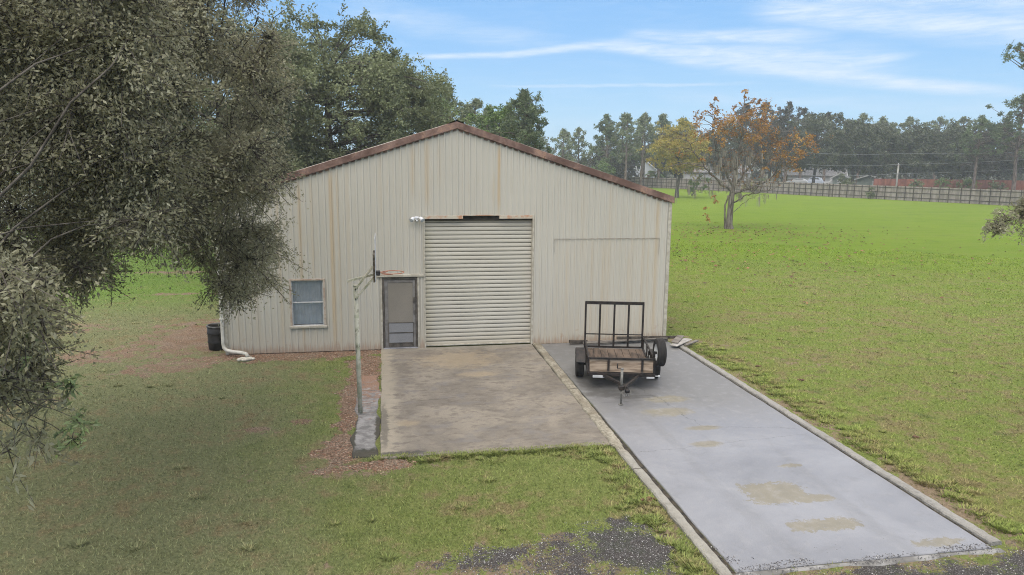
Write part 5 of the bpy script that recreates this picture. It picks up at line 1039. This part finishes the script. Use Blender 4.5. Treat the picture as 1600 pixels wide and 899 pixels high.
ox, oy = 27.5, 54.6
def op(px_, z): return ox + (px_ - 1140) / 1131 * 56 * 1.02, z            # only used to lay out this one crown
OC = []
rr = np.random.default_rng(9)
for x_, z_, r_, n_ in ((25.6, 8.4, .75, 3), (24.9, 8.8, .6, 2), (26.5, 8.7, .8, 3), (27.4, 8.9, .8, 3), (28.4, 8.8, .85, 4), (29.4, 9.0, .8, 3), (30.2, 8.5, .8, 3), (30.6, 7.7, .8, 3), (29.8, 7.6, .8, 3), (28.8, 7.8, .8, 3), (27.6, 8.0, .7, 2), (26.6, 7.8, .7, 2), (25.4, 7.6, .6, 2),
                       (29.6, 9.6, .5, 2), (31.0, 6.9, .6, 1), (30.0, 6.8, .6, 1), (31.6, 6.2, .7, 2), (32.4, 6.0, .7, 2), (32.8, 6.6, .6, 2), (33.4, 6.0, .6, 1), (33.6, 6.9, .6, 2), (34.2, 6.8, .5, 2), (31.4, 5.4, .6, 1), (32.4, 5.2, .6, 1), (30.4, 5.6, .5, 1), (24.6, 7.2, .5, 1), (24.2, 6.2, .5, 1), (28.2, 7.0, .5, 1), (33.0, 4.8, .5, 1), (25.8, 6.2, .4, 1)):
    for k in range(n_): OC += [(x_ + rr.normal(0, .5), oy + rr.normal(0, 1.3), z_ + rr.normal(0, .42), r_ * rr.uniform(.4, .75)) for _ in (0, 1)]
TOPS = [(28.1, 10.9, .28), (28.0, 10.4, .26), (28.2, 9.9, .3), (25.7, 10.1, .22), (25.5, 9.7, .25), (29.0, 9.9, .25), (30.0, 9.8, .3), (29.7, 10.2, .2), (24.3, 9.0, .3), (25.9, 9.4, .25), (27.2, 9.6, .2)]
for x_, z_, r_ in TOPS: OC.append((x_, oy + rr.normal(0, .3), z_, r_))
bare = [(ox + rng.normal(.6, 2.6), oy + rng.normal(0, 1.0), rng.uniform(3.4, 7.6), .3) for _ in range(110)]
LB = len(OC); OC += [(q[0], q[1], q[2], .35) for q in bare]
V_, F_, t_, p_ = clump_leaves(OC[:LB], -58, .14, .11, .8, 10, .15, 1.35)
Vb, Fb, tb, _p = clump_leaves(OC[LB:], -16, .11, .08, .8, 8, .2, 1.6); V_ = np.concatenate([V_, Vb]); F_ = np.arange(len(V_)).reshape(-1, 4); t_ = np.concatenate([t_, tb * .45])
forksO = refine([(ox, oy, 1.2), (ox + .05, oy, 2.6), (ox + .1, oy, 3.6), (ox + .2, oy, 4.8), (ox + .4, oy, 6.0), (ox + .5, oy, 7.2)], 3)[1:]
side = [[(27.6, oy, 2.8), (28.6, oy, 3.1), (30.2, oy, 3.7), (31.6, oy, 4.7), (33.0, oy, 5.6), (34, oy, 6.4)], [(27.6, oy, 3.4), (26.9, oy, 4.6), (26.3, oy + .3, 5.8), (25.8, oy, 7.0), (25.6, oy, 8.2), (25.6, oy, 9.9)],
        [(27.6, oy, 3.4), (28.4, oy - .2, 4.4), (29.4, oy, 5.4), (30.4, oy, 6.2), (31.0, oy, 7.0), (31.2, oy, 7.6)], [(27.6, oy, 3.0), (26.6, oy, 3.6), (25.4, oy, 4.6), (24.6, oy, 5.6), (24.0, oy, 6.2), (23.4, oy, 7.2)], [(27.7, oy, 3.6), (27.8, oy, 5), (28, oy, 6.6), (28.2, oy, 8), (28.1, oy, 9.4), (28.1, oy, 11)],
        [(27.5, oy, 2.0), (28.3, oy - .5, 2.6), (29.3, oy - .8, 3.0), (30.3, oy - .8, 3.1), (31, oy - .8, 3.5), (32, oy - .8, 4.0)], [(27.6, oy, 1.2), (28.4, oy, 1.9), (29.2, oy, 2.4), (29.9, oy, 2.7), (30.3, oy, 2.8), (30.35, oy, 2.2)]]
sr = [[.11, .09, .07, .05, .035, .015]] * 5 + [[.07, .055, .04, .03, .02, .01], [.03, .025, .02, .015, .012, .01]]
sp3 = np.array([refine(q) for q in side]); sp3[:, 2:-1] += rng.normal(0, .05, sp3[:, 2:-1].shape); srr = np.array([refine(np.array(q)[:, None])[:, 0] for q in sr])
allf = np.concatenate([forksO, sp3[:6, 6:].reshape(-1, 3)])
tv = join([trunk_np([(ox, oy, -.05), (ox - .04, oy, .35), (ox - .02, oy, 1.3), (ox + .04, oy, 2.5), (ox + .1, oy, 3.4), (ox + .2, oy, 4.8)], [.40, .27, .23, .22, .17, .08], 12), trunk_np([(ox - .35, oy, -.05), (ox - .45, oy, 1.0), (ox - .5, oy, 1.9), (ox - .2, oy, 2.7)], [.10, .075, .07, .05], 8),
           tubes_np(sp3, srr, 7), limbs(None, OC, allf, .05, .15), limbs(None, bare, allf, .028, .2)])
ot = tree('orange_tree', 'orange autumn tree hung with grey moss, standing on the far lawn', 'tree', (ox, oy, 0), tv, M_barkg, V_, F_, t_, L_ORG)
# hanging moss
ms = []
for _ in range(130):
    x_ = ox + rng.normal(.5, 1.9); z_ = rng.uniform(2.6, 6.4); 
    ms.append((x_, oy + rng.normal(0, .9), z_, rng.uniform(.25, .95)))
ms = np.array(ms); VV = []
for x_, y_, z_, l_ in ms:
    for k in range(5):
        dx_, dy_ = rng.normal(0, .07, 2); w_ = .022; VV += [(x_ + dx_ - w_, y_ + dy_, z_), (x_ + dx_ + w_, y_ + dy_ + .02, z_), (x_ + dx_ * 1.6 + w_ * .4, y_ + dy_, z_ - l_ * rng.uniform(.5, 1)), (x_ + dx_ * 1.6 - w_ * .4, y_ + dy_, z_ - l_)]
VV = np.array(VV); o = tag(mesh_np('hanging_moss', VV - np.array([ox, oy, 0]), np.arange(len(VV)).reshape(-1, 4), L_MOSS, ot, {'v': ('FACE', rng.random(len(VV) // 4))}), kind='stuff')
wc = [(25.9 + rng.normal(0, .35), oy - .2 + rng.normal(0, .3), z_, .3) for z_ in (2.2, 1.6, 1.1, 2.6, .8)]
V_, F_, t_, p_ = clump_leaves(wc, -40, .15, .12, 1, 8, .3); mesh_np('low_leaves', V_ - np.array([ox, oy, 0]), F_, L_ORG, ot, {'v': ('FACE', t_)})

# dark moss-hung oaks behind the fence
FAR = [(68.5, 140, 12.6, 5.2, 'dark oak left of the far row, behind the orange tree', 0), (75.5, 134, 14.4, 5.0, 'dark oak directly behind the right side of the orange tree', 1), (82.5, 130, 14.6, 5.6, 'tallest dark oak in the far row, over the parked cars', 2), (90.0, 129, 13.6, 5.0, 'dark oak over the pale sheds, left of the power pole', 0),
       (96.0, 128, 12.2, 4.6, 'dark oak just left of the small sky notch, by the power pole', 1), (101.5, 126, 12.2, 5.0, 'round dark oak right of the power pole', 2), (107.5, 124, 12.2, 5.0, 'grey-green oak over the middle of the red fence', 0), (112.0, 120, 12.4, 5.4, 'grey mossy oak near the right end of the red fence', 1),
       (118.5, 118, 12.6, 5.6, 'dark oak behind the tall pine at the right edge', 2), (62.5, 150, 12.0, 4.6, 'dark oak between the golden and orange trees', 1)]
for i, (x, y, h, rx, lab, kd) in enumerate(FAR):
    oak('oak_tree', lab, 'tree', x, y, h, rx, h * .62, h * .38, 110, 1.35, 330, .38, [L_FAR, L_BRN, L_FAR][kd] if i % 2 else L_FAR, seed=100 + i, low=-.72, twg=12, droop=.25, tr_=.3)
TOPP = [(78, 150, 17.6, 'pine top standing up behind the row, right of the orange tree crown'), (83.5, 152, 18.2, 'highest open pine top in the far row, over the parked cars'), (88, 150, 18.2, 'pine top just right of the highest one'), (93, 152, 17.2, 'pine top over the pale sheds'), (97.5, 150, 16.2, 'ragged pine top left of the sky notch'),
        (106, 150, 16.2, 'pine top left of the power pole'), (111, 150, 15.4, 'pine top right of the sky notch'), (118, 150, 15.6, 'low pine top over the red fence'), (124, 148, 15.6, 'pine top behind the grey mossy oak'), (130, 148, 15.8, 'pine top at the far right of the row')]
for i, (x, y, h, lab) in enumerate(TOPP): pine('pine_tree', lab, x, y, h, 200 + i, L_BRN if i < 5 else L_PALE, 1.2, .42, 40, 110, .5, 4.6)
pine('pine_tree', 'tall pine at the right edge, rising from behind the red fence', 103.0, 105, 16.4, 301, L_PINE, 1.15, .36, 70, 110, .42, 6.2)
pine('pine_tree', 'younger pine leaning in left of the tall pine at the right edge', 98.2, 108, 13.0, 303, L_PINE, 1.1, .36, 40, 110, .5, 4.4)
pine('pine_tree', 'very tall pine whose single branch shows at the upper right edge', 75.6, 75, 20.5, 302, L_PINE, 1.1, .26, 46, 150, .72, 4.6)
# the far-off wood closing the view under and between the trees
fc = []; rr = np.random.default_rng(700)
for _ in range(520):
    t_ = rr.random(); a_ = math.radians(-32 + 84 * t_); D_ = rr.uniform(205, 235)
    fc.append((D_ * math.sin(a_), D_ * math.cos(a_), rr.uniform(1, 9.0), rr.uniform(2.2, 3.8)))
V_, F_, t_, p_ = clump_leaves(fc, -190, 1.0, .6, .8, 10, .1)
tag(mesh_np('distant_wood', V_, F_, L_FARW, None, {'v': ('FACE', t_)}), 'distant hazy wood closing the view beyond the houses', 'wood', kind='stuff')
# shrubs by the fences
SH = [(101.0, 112.5, 3.3, L_LIGHT, 'bright green shrub in front of the red fence'), (97.5, 114, 2.8, L_LIGHT, 'lower green shrub left of the bright one before the red fence'), (104.5, 109.5, 2.7, L_OAK2, 'green shrub right of the bright one before the red fence'), (108.6, 106, 3.2, L_OAK2, 'upright green shrub near the right pine'), (92.6, 114.5, 2.7, L_OAK2, 'dark shrub behind the fence, right of the pale sheds'),
      (70.2, 128, 2.7, L_OAK2, 'low evergreen shrub behind the fence under the orange tree'), (84.6, 124, 3.2, L_OAK2, 'green shrub behind the fence beside the parked cars')]
for i, (x, y, h, lm, lab) in enumerate(SH):
    cl = ball((x, y, h * .55), h * .42, h * .42, h * .45, 12, h * .22, 400 + i); V_, F_, t_, p_ = clump_leaves(cl, -130, .26, .14, .8, 10, .1)
    tree('shrub', lab, 'shrub', (x, y, 0), limbs(None, cl, [(x, y, .05), (x, y, h * .4)], .05), M_barko, V_, F_, t_, lm)
wd_ = ball((66.2, 123.5, .8), 2.6, .7, .9, 16, .5, 500, -.2); V_, F_, t_, p_ = clump_leaves(wd_, -90, .24, .08, 1.2, 12, -.3)
tree('weeds', 'tall yellowish weeds against the fence right of the orange tree', 'weeds', (66.2, 123.5, 0), limbs(None, wd_, [(66.2, 123.5, .05)], .03), M_barkg, V_, F_, t_, leafmat('dry_weeds', (0, (.12, .12, .04)), (1, (.30, .27, .10))))
wd_ = ball((73.6, 100.6, .9), .5, .3, 1.0, 8, .4, 501, -.4); V_, F_, t_, p_ = clump_leaves(wd_, -90, .2, .12, 1.2, 10, -.1)
tree('vine', 'dark green vine climbing the long fence, midway along', 'vine', (73.6, 100.6, 0), limbs(None, wd_, [(73.6, 100.6, .05)], .03), M_barko, V_, F_, t_, L_OAK2)

# oak standing outside the frame on the right; one low bough reaches in
BR = [(9.62, 10.05, 4.30, .24), (9.85, 10.1, 4.40, .28), (10.1, 10.1, 4.46, .3), (10.4, 10.1, 4.5, .36), (9.85, 10.2, 4.22, .2), (10.2, 10.2, 4.62, .22), (10.8, 10.2, 4.6, .4), (11.1, 10.2, 4.8, .45)]
far_ = ball((14.6, 7.4, 6.4), 3.0, 2.8, 2.8, 60, .7, 77)
V1, F1, t1, p1 = clump_leaves(BR, -330, .062, .024, .85, 16, .2); V2, F2, t2, p2_ = clump_leaves(far_, -420, .10, .05, .85, 12, .2); LV = np.concatenate([V1, V2])
lp = [[(14.4, 7.6, 0), (14.4, 7.6, 1.4), (14.35, 7.6, 2.8), (14.4, 7.5, 4.2), (14.5, 7.5, 5.6), (14.6, 7.4, 7.4)], [(14.4, 7.6, 2.6), (13.5, 8.2, 3.7), (12.5, 9.0, 4.4), (11.5, 9.8, 4.65), (10.4, 10.1, 4.5), (9.75, 10.1, 4.34)]]
lpp = np.array([refine(q) for q in lp]); lr = np.array([refine(np.array(q)[:, None])[:, 0] for q in ([.28, .23, .21, .17, .12, .04], [.10, .08, .06, .04, .025, .008])])
tree('live_oak', 'live oak at the right edge with one leafy bough reaching into view', 'tree', (14.4, 7.6, 0), join([tubes_np(lpp, lr, 8), limbs(None, far_, lpp[0, 8:], .06), limbs(None, BR, lpp[1, 14:], .02), tubes_np(p1, np.repeat(np.array([[.006, .004, .002]]), len(p1), 0), 3)]), M_barko, LV, np.arange(len(LV)).reshape(-1, 4), np.concatenate([t1, t2]), L_OAK)

# ------------------------------------------------------------------ fences
def fence(name, label, pts, h, sp, mboard, mpost, rails, posts=True, side=-1):
    root = empty(name, (*pts[0], 0), 0, label, 'fence'); o3 = Vector((*pts[0], 0)); b = MB(); rb = MB()
    # arc-length walk
    for (p, q) in zip(pts, pts[1:]):
        p, q = Vector((*p, 0)) - o3, Vector((*q, 0)) - o3; d_ = (q - p); L_ = d_.length; u_ = d_ / L_; nn = Vector((-u_.y, u_.x, 0)) * side
        M_ = Matrix(((u_.x, nn.x, 0, p.x), (u_.y, nn.y, 0, p.y), (0, 0, 1, 0), (0, 0, 0, 1))); k = 0; x = 0; rr = random.Random(int(L_ * 10))
        while x < L_:
            hh = h + rr.uniform(-.02, .02); b.box((x, 0, .03), (min(x + .145, L_), .02, hh), M_); x += .15
        for z_ in rails: rb.box((0, .024, z_ - .05), (L_, .064, z_ + .05), M_)
        if posts:
            n_ = int(round(L_ / sp))
            for i in range(n_):
                MB().box((i * sp, .068, 0), (i * sp + .085, .16, h + .03), M_, .01).build('post', mpost, root)
    b.build('boards', mboard, root)
    if rails: rb.build('rail', mpost, root)
    return root
M_fb = material('taupe_fence_board', lambda t, p: t.mix(t.noise(t.pos(), 1.0, 5, .7, 0, (3, 3, .6)).step(.3, .7), (.20, .17, .148), (.33, .285, .25)), .9)
M_fp = material('dark_fence_post', speckle((.045, .036, .03), (.10, .082, .068), 2), .9)
FP = [(46.5, 163.5), (52.9, 152.1), (62.3, 135.4), (68.2, 121.5), (71.8, 107.6), (76.0, 98.0), (79.64, 89.67), (83.5, 80.8), (87, 73)]
fence('wooden_fence', 'long weathered wooden fence with dark posts along the far edge of the lawn', FP, 2.1, 1.24, M_fb, M_fp, (.45, 1.15, 1.85), True, -1)
M_rf = material('red_brown_fence_board', lambda t, p: t.mix(t.noise(t.pos(), .8, 5, .7, 0, (2, 2, .5)).step(.3, .7), (.15, .055, .04), (.26, .10, .07)), .9)
fence('red_fence', 'reddish brown wooden fence behind the long fence at the right', [(87.0, 118.5), (100.7, 114.4), (109.8, 110.2), (118, 106)], 2.75, 2.4, M_rf, M_fp, (), False)

# ------------------------------------------------------------------ houses and sheds beyond the fence
M_hw = material('pale_grey_siding', lambda t, p: t.mul(t.mix(t.noise(t.pos(), .5, 3), (.42, .46, .50), (.50, .53, .56)), t.xyz(t.pos())[2].mod(.2).step(0, .03) * .2 + .8), .7)
M_hr = material('grey_shingles', speckle((.10, .10, .105), (.19, .185, .18), 3), .9)
M_wt = material('white_house_trim', speckle((.55, .56, .57), (.68, .69, .69), 3), .6)
M_pane = material('dark_window_pane', lambda t, p: (.03, .035, .04), .12, 0, .6)
def house(name, label, cat, x, y, rz, w_, d_, hw, hr, mw, mr, wins=(), door=None, group=None):
    """gable end faces -y in local space"""
    root = empty(name, (x, y, 0), R(rz), label, cat, group); a = w_ / 2
    MB().add([(-a, 0, 0), (a, 0, 0), (a, 0, hw), (0, 0, hr), (-a, 0, hw), (-a, d_, 0), (a, d_, 0), (a, d_, hw), (0, d_, hr), (-a, d_, hw)], [(0, 1, 2, 3, 4), (5, 9, 8, 7, 6), (0, 4, 9, 5), (1, 6, 7, 2)]).build('wall', mw, root)
    rb = MB(); sl = (hr - hw) / a; e = .45; t_ = .14
    for s_ in (-1, 1):
        xe = s_ * (a + e); ze = hw - sl * e
        rb.add([(0, -.35, hr + .03), (xe, -.35, ze + .03), (xe, d_ + .35, ze + .03), (0, d_ + .35, hr + .03), (0, -.35, hr + .03 + t_), (xe, -.35, ze + .03 + t_), (xe, d_ + .35, ze + .03 + t_), (0, d_ + .35, hr + .03 + t_)], [(0, 1, 2, 3), (4, 7, 6, 5), (0, 4, 5, 1), (1, 5, 6, 2), (2, 6, 7, 3)])
    rf = rb.build('roof', mr, root); fb = MB()
    for s_ in (-1, 1): fb.bar((0, -.37, hr + .08), (s_ * (a + e), -.37, hw - sl * e + .08), .05, .22)
    fb.build('barge_board', M_wt, rf)
    for x0, x1, z0, z1 in wins:
        wn = MB().box((x0, -.06, z0), (x0 + .1, -.005, z1)).box((x1 - .1, -.06, z0), (x1, -.005, z1)).box((x0 + .1, -.06, z0), (x1 - .1, -.005, z0 + .1)).box((x0 + .1, -.06, z1 - .1), (x1 - .1, -.005, z1)).build('window', M_wt, root)
        MB().box((x0 + .1, -.03, z0 + .1), (x1 - .1, -.006, z1 - .1)).build('pane', M_pane, wn)
    if door: x0, x1, z1 = door; MB().box((x0, -.05, .05), (x1, -.005, z1), bev=.01).build('door', M_wt, root)
    return root
house('gabled_house', 'pale blue-grey gabled house behind the far end of the fence', 'house', 59.6, 166, -18, 9.6, 11, 3.0, 7.0, M_hw, M_hr, [(-.5, .5, 3.6, 5.0), (-3, -2, 1.0, 2.4), (2, 3, 1, 2.4)])
M_sw = material('white_shed_wall', speckle((.33, .34, .35), (.42, .42, .42), 1.2), .7); M_gs = material('sage_green_wall', speckle((.25, .30, .28), (.33, .38, .35), 1.5), .7)
house('white_house', 'low white house under the dark oaks, behind the parked cars', 'house', 88, 166, 90 - 30, 9, 15, 3.0, 4.7, M_sw, M_hr, [(-2, -1, 1, 2.2)])
house('white_house', 'second low white house right of the parked cars, behind the tree trunks', 'house', 104, 152, 60, 7, 13, 2.7, 4.2, M_sw, M_hr, [(1, 2, 1, 2)])
house('garden_shed', 'small sage green shed behind the fence, right of the parked cars', 'shed', 94.2, 139, -40, 2.8, 3.4, 2.5, 3.3, M_gs, M_hr, (), (-.5, .5, 2.0))
house('garden_shed', 'pale green shed with low roof, nearest the power pole', 'shed', 99.5, 137, -40, 4.6, 4, 2.2, 3.0, M_gs, M_hr, (), (.6, 1.5, 1.9))
house('white_house', 'pale house glimpsed through the leaves of the live oak at far left', 'house', -33, 62, 8, 13, 9, 3.2, 6.0, material('bright_white_wall', speckle((.62, .62, .60), (.74, .74, .72), 1), .6), M_hr, [(-3, -2, 1, 2.4), (1, 2, 1, 2.4)])

# parked cars beyond the fence
def car(x, y, rz, col, label, tall=1.62):
    root = empty('parked_car', (x, y, 0), R(rz), label, 'car', 'cars parked beyond the fence'); mc = material('car_paint_' + label.split()[0], lambda t, p: col, .25, .1, .5)
    pr = [(-2.2, .45), (-2.25, .75), (-2.1, .95), (-1.0, 1.02), (-.45, tall - .1), (-.1, tall), (1.2, tall), (1.7, tall - .12), (2.1, 1.05), (2.25, .9), (2.25, .45), (1.85, .35), (-1.85, .35)]
    def prism(pr, w_, ins=0):
        n_ = len(pr); vs = [(a, -w_ + (ins if z > 1.05 else 0), z) for a, z in pr] + [(a, w_ - (ins if z > 1.05 else 0), z) for a, z in pr]
        return vs, [tuple(range(n_)), tuple(reversed(range(n_, 2 * n_)))] + [(k, n_ + k, n_ + (k + 1) % n_, (k + 1) % n_) for k in range(n_)]
    MB().add(*prism(pr, .88, .14)).build('body', mc, root)
    wv = MB()
    for s_ in (-1, 1):
        y0 = s_ * .80
        for q in ([(-.85, 1.06), (-.45, tall - .2), (.25, tall - .14), (.25, 1.06)], [(.33, 1.06), (.33, tall - .14), (1.25, tall - .16), (1.75, 1.12)]):
            wv.add([(a, y0 - s_ * .14 * (z - 1.05) / (tall - 1.05) * .0 + s_ * .01, z) for a, z in q] + [(a, y0 - s_ * .07, z) for a, z in q], [(0, 1, 2, 3), (7, 6, 5, 4)] + [(k, (k + 1) % 4, 4 + (k + 1) % 4, 4 + k) for k in range(4)])
    wv.add([(-1.03, -.66, 1.06), (-1.03, .66, 1.06), (-.53, .6, tall - .14), (-.53, -.6, tall - .14)], [(0, 1, 2, 3)]).build('window', M_pane, root)
    for a in (-1.4, 1.4):
        for s_ in (-1, 1):
            wh = MB().lathe([(.2, -.1), (.3, -.1), (.33, -.07), (.33, .07), (.3, .1), (.2, .1)], c=(a, s_ * .82, .33), n=20, axis='Y').build('wheel', M_tyre, root)
            MB().lathe([(0, -.08), (.2, -.09), (.2, .09), (0, .08)], c=(a, s_ * .82, .33), n=16, axis='Y').build('rim', M_rimr, wh)
    for s_ in (-1, 1): MB().box((-2.27, s_ * .62 - .15, .68), (-2.2, s_ * .62 + .15, .82), bev=.02).build('headlight', M_lens, root)
car(86.8, 143, -38, (.62, .64, .66), 'white car leftmost of the cars parked beyond the fence', 1.6)
car(91.4, 144.5, -40, (.50, .56, .66), 'silver-blue SUV in the middle of the cars beyond the fence', 1.85)
car(95.6, 143, -35, (.60, .60, .60), 'pale car rightmost of the cars parked beyond the fence', 1.65)
for o in list(C.objects):
    if o.name.startswith('parked_car') : o.location.z = .55
dl = tag(plate('driveway_beyond', 82, 99, 139, 150, -.1, .55, material('pale_gravel_yard', speckle((.25, .23, .20), (.36, .34, .30), 1), .9)), 'raised pale yard where the cars stand beyond the fence', kind='structure')

# ------------------------------------------------------------------ power pole and wires
pp = empty('power_pole', (88.6, 114.5, 0), 0, 'pale slim power pole behind the fence, before the dark oaks', 'power pole')
MB().tube([(0, 0, 0), (0, 0, 5.4)], [.16, .13], 10).build('pole', material('pale_grey_pole', speckle((.24, .23, .20), (.36, .35, .31), 2), .8), pp)
MB().bar((-.35, 0, 5.1), (.35, 0, 5.1), .1, .1).build('crossarm', M_fp, pp)
MB().lathe([(0, 0), (.05, 0), (.05, .12), (0, .13)], c=(0, 0, 5.4), n=10).build('insulator', M_white, pp)
M_wire = material('grey_wire', lambda t, p: (.20, .21, .21), .6)
def wire(z0, z1, z2, lab, sag=.25):
    P = []
    for (a, b, za, zb) in (((69.4, 112), (88.6, 114.35), z0, z1), ((88.6, 114.35), (118, 111), z1, z2)):
        for k in range(12): f_ = k / 12; P.append((a[0] + (b[0] - a[0]) * f_, a[1] + (b[1] - a[1]) * f_, za + (zb - za) * f_ - sag * 4 * f_ * (1 - f_)))
    P.append((118, 111, z2)); tag(MB().tube(P, .024, 5).build('overhead_wire', M_wire), lab, 'wire', 'overhead wires above the fence')
wire(7.1, 7.2, 8.0, 'topmost overhead wire crossing the dark oaks'); wire(5.15, 5.33, 6.9, 'middle overhead wire, at the top of the power pole'); wire(3.4, 3.75, 5.3, 'lowest overhead wire, just above the fence')

# small debris on the lawns
def clod(x, y, s_, label, seed):
    rr = np.random.default_rng(seed); b = MB()
    for k in range(7):
        a_ = rr.uniform(0, 6.28); M_ = Matrix.Translation((rr.normal(0, s_ * .4), rr.normal(0, s_ * .25), s_ * .2)) @ Matrix.Rotation(a_, 4, 'Z') @ Matrix.Rotation(rr.uniform(-.5, .5), 4, 'X')
        b.box((-s_ * .35, -s_ * .18, -s_ * .1), (s_ * .35, s_ * .18, s_ * .12), M_, s_ * .06)
    o = b.build('dead_leaf_clump', material('dark_dead_leaf', speckle((.06, .035, .02), (.16, .09, .05), 20), .9)); o.location = (x, y, float(rise(np.array([x]), np.array([y]))[0])); tag(o, label, 'leaf clump', 'dead leaf clumps on the grass')
for i, (x, y, s_, lab) in enumerate([(9.55, 16.9, .10, 'small dark leaf clump on the grass near the trailer end of the right kerb'), (10.0, 15.6, .11, 'dark leaf clump on the grass right of the driveway, second from the shed'), (10.1, 11.8, .09, 'reddish leaf clump on the grass midway down the right kerb'), (4.02, 10.1, .11, 'brown leaf clump lying against the left kerb by the gravel')]): clod(x, y, s_, lab, i)

# ------------------------------------------------------------------ haze
if HAZE > 0:
    hz = MB().box((-420, -60, -1.5), (420, 420, 24)).build('haze', None or bpy.data.materials.new('haze_air')); m_ = hz.data.materials[0]; m_.use_nodes = True; m_.node_tree.nodes.clear(); t = NT(m_.node_tree)
    pv = t.node('ShaderNodeVolumePrincipled'); pv.inputs['Density'].default_value = HAZE; pv.inputs['Color'].default_value = (.86, .91, .97, 1); pv.inputs['Anisotropy'].default_value = .2
    o_ = t.node('ShaderNodeOutputMaterial'); t.link(pv.outputs[0], o_.inputs['Volume']); tag(hz, 'thin pale air over the whole place', 'haze', kind='stuff')
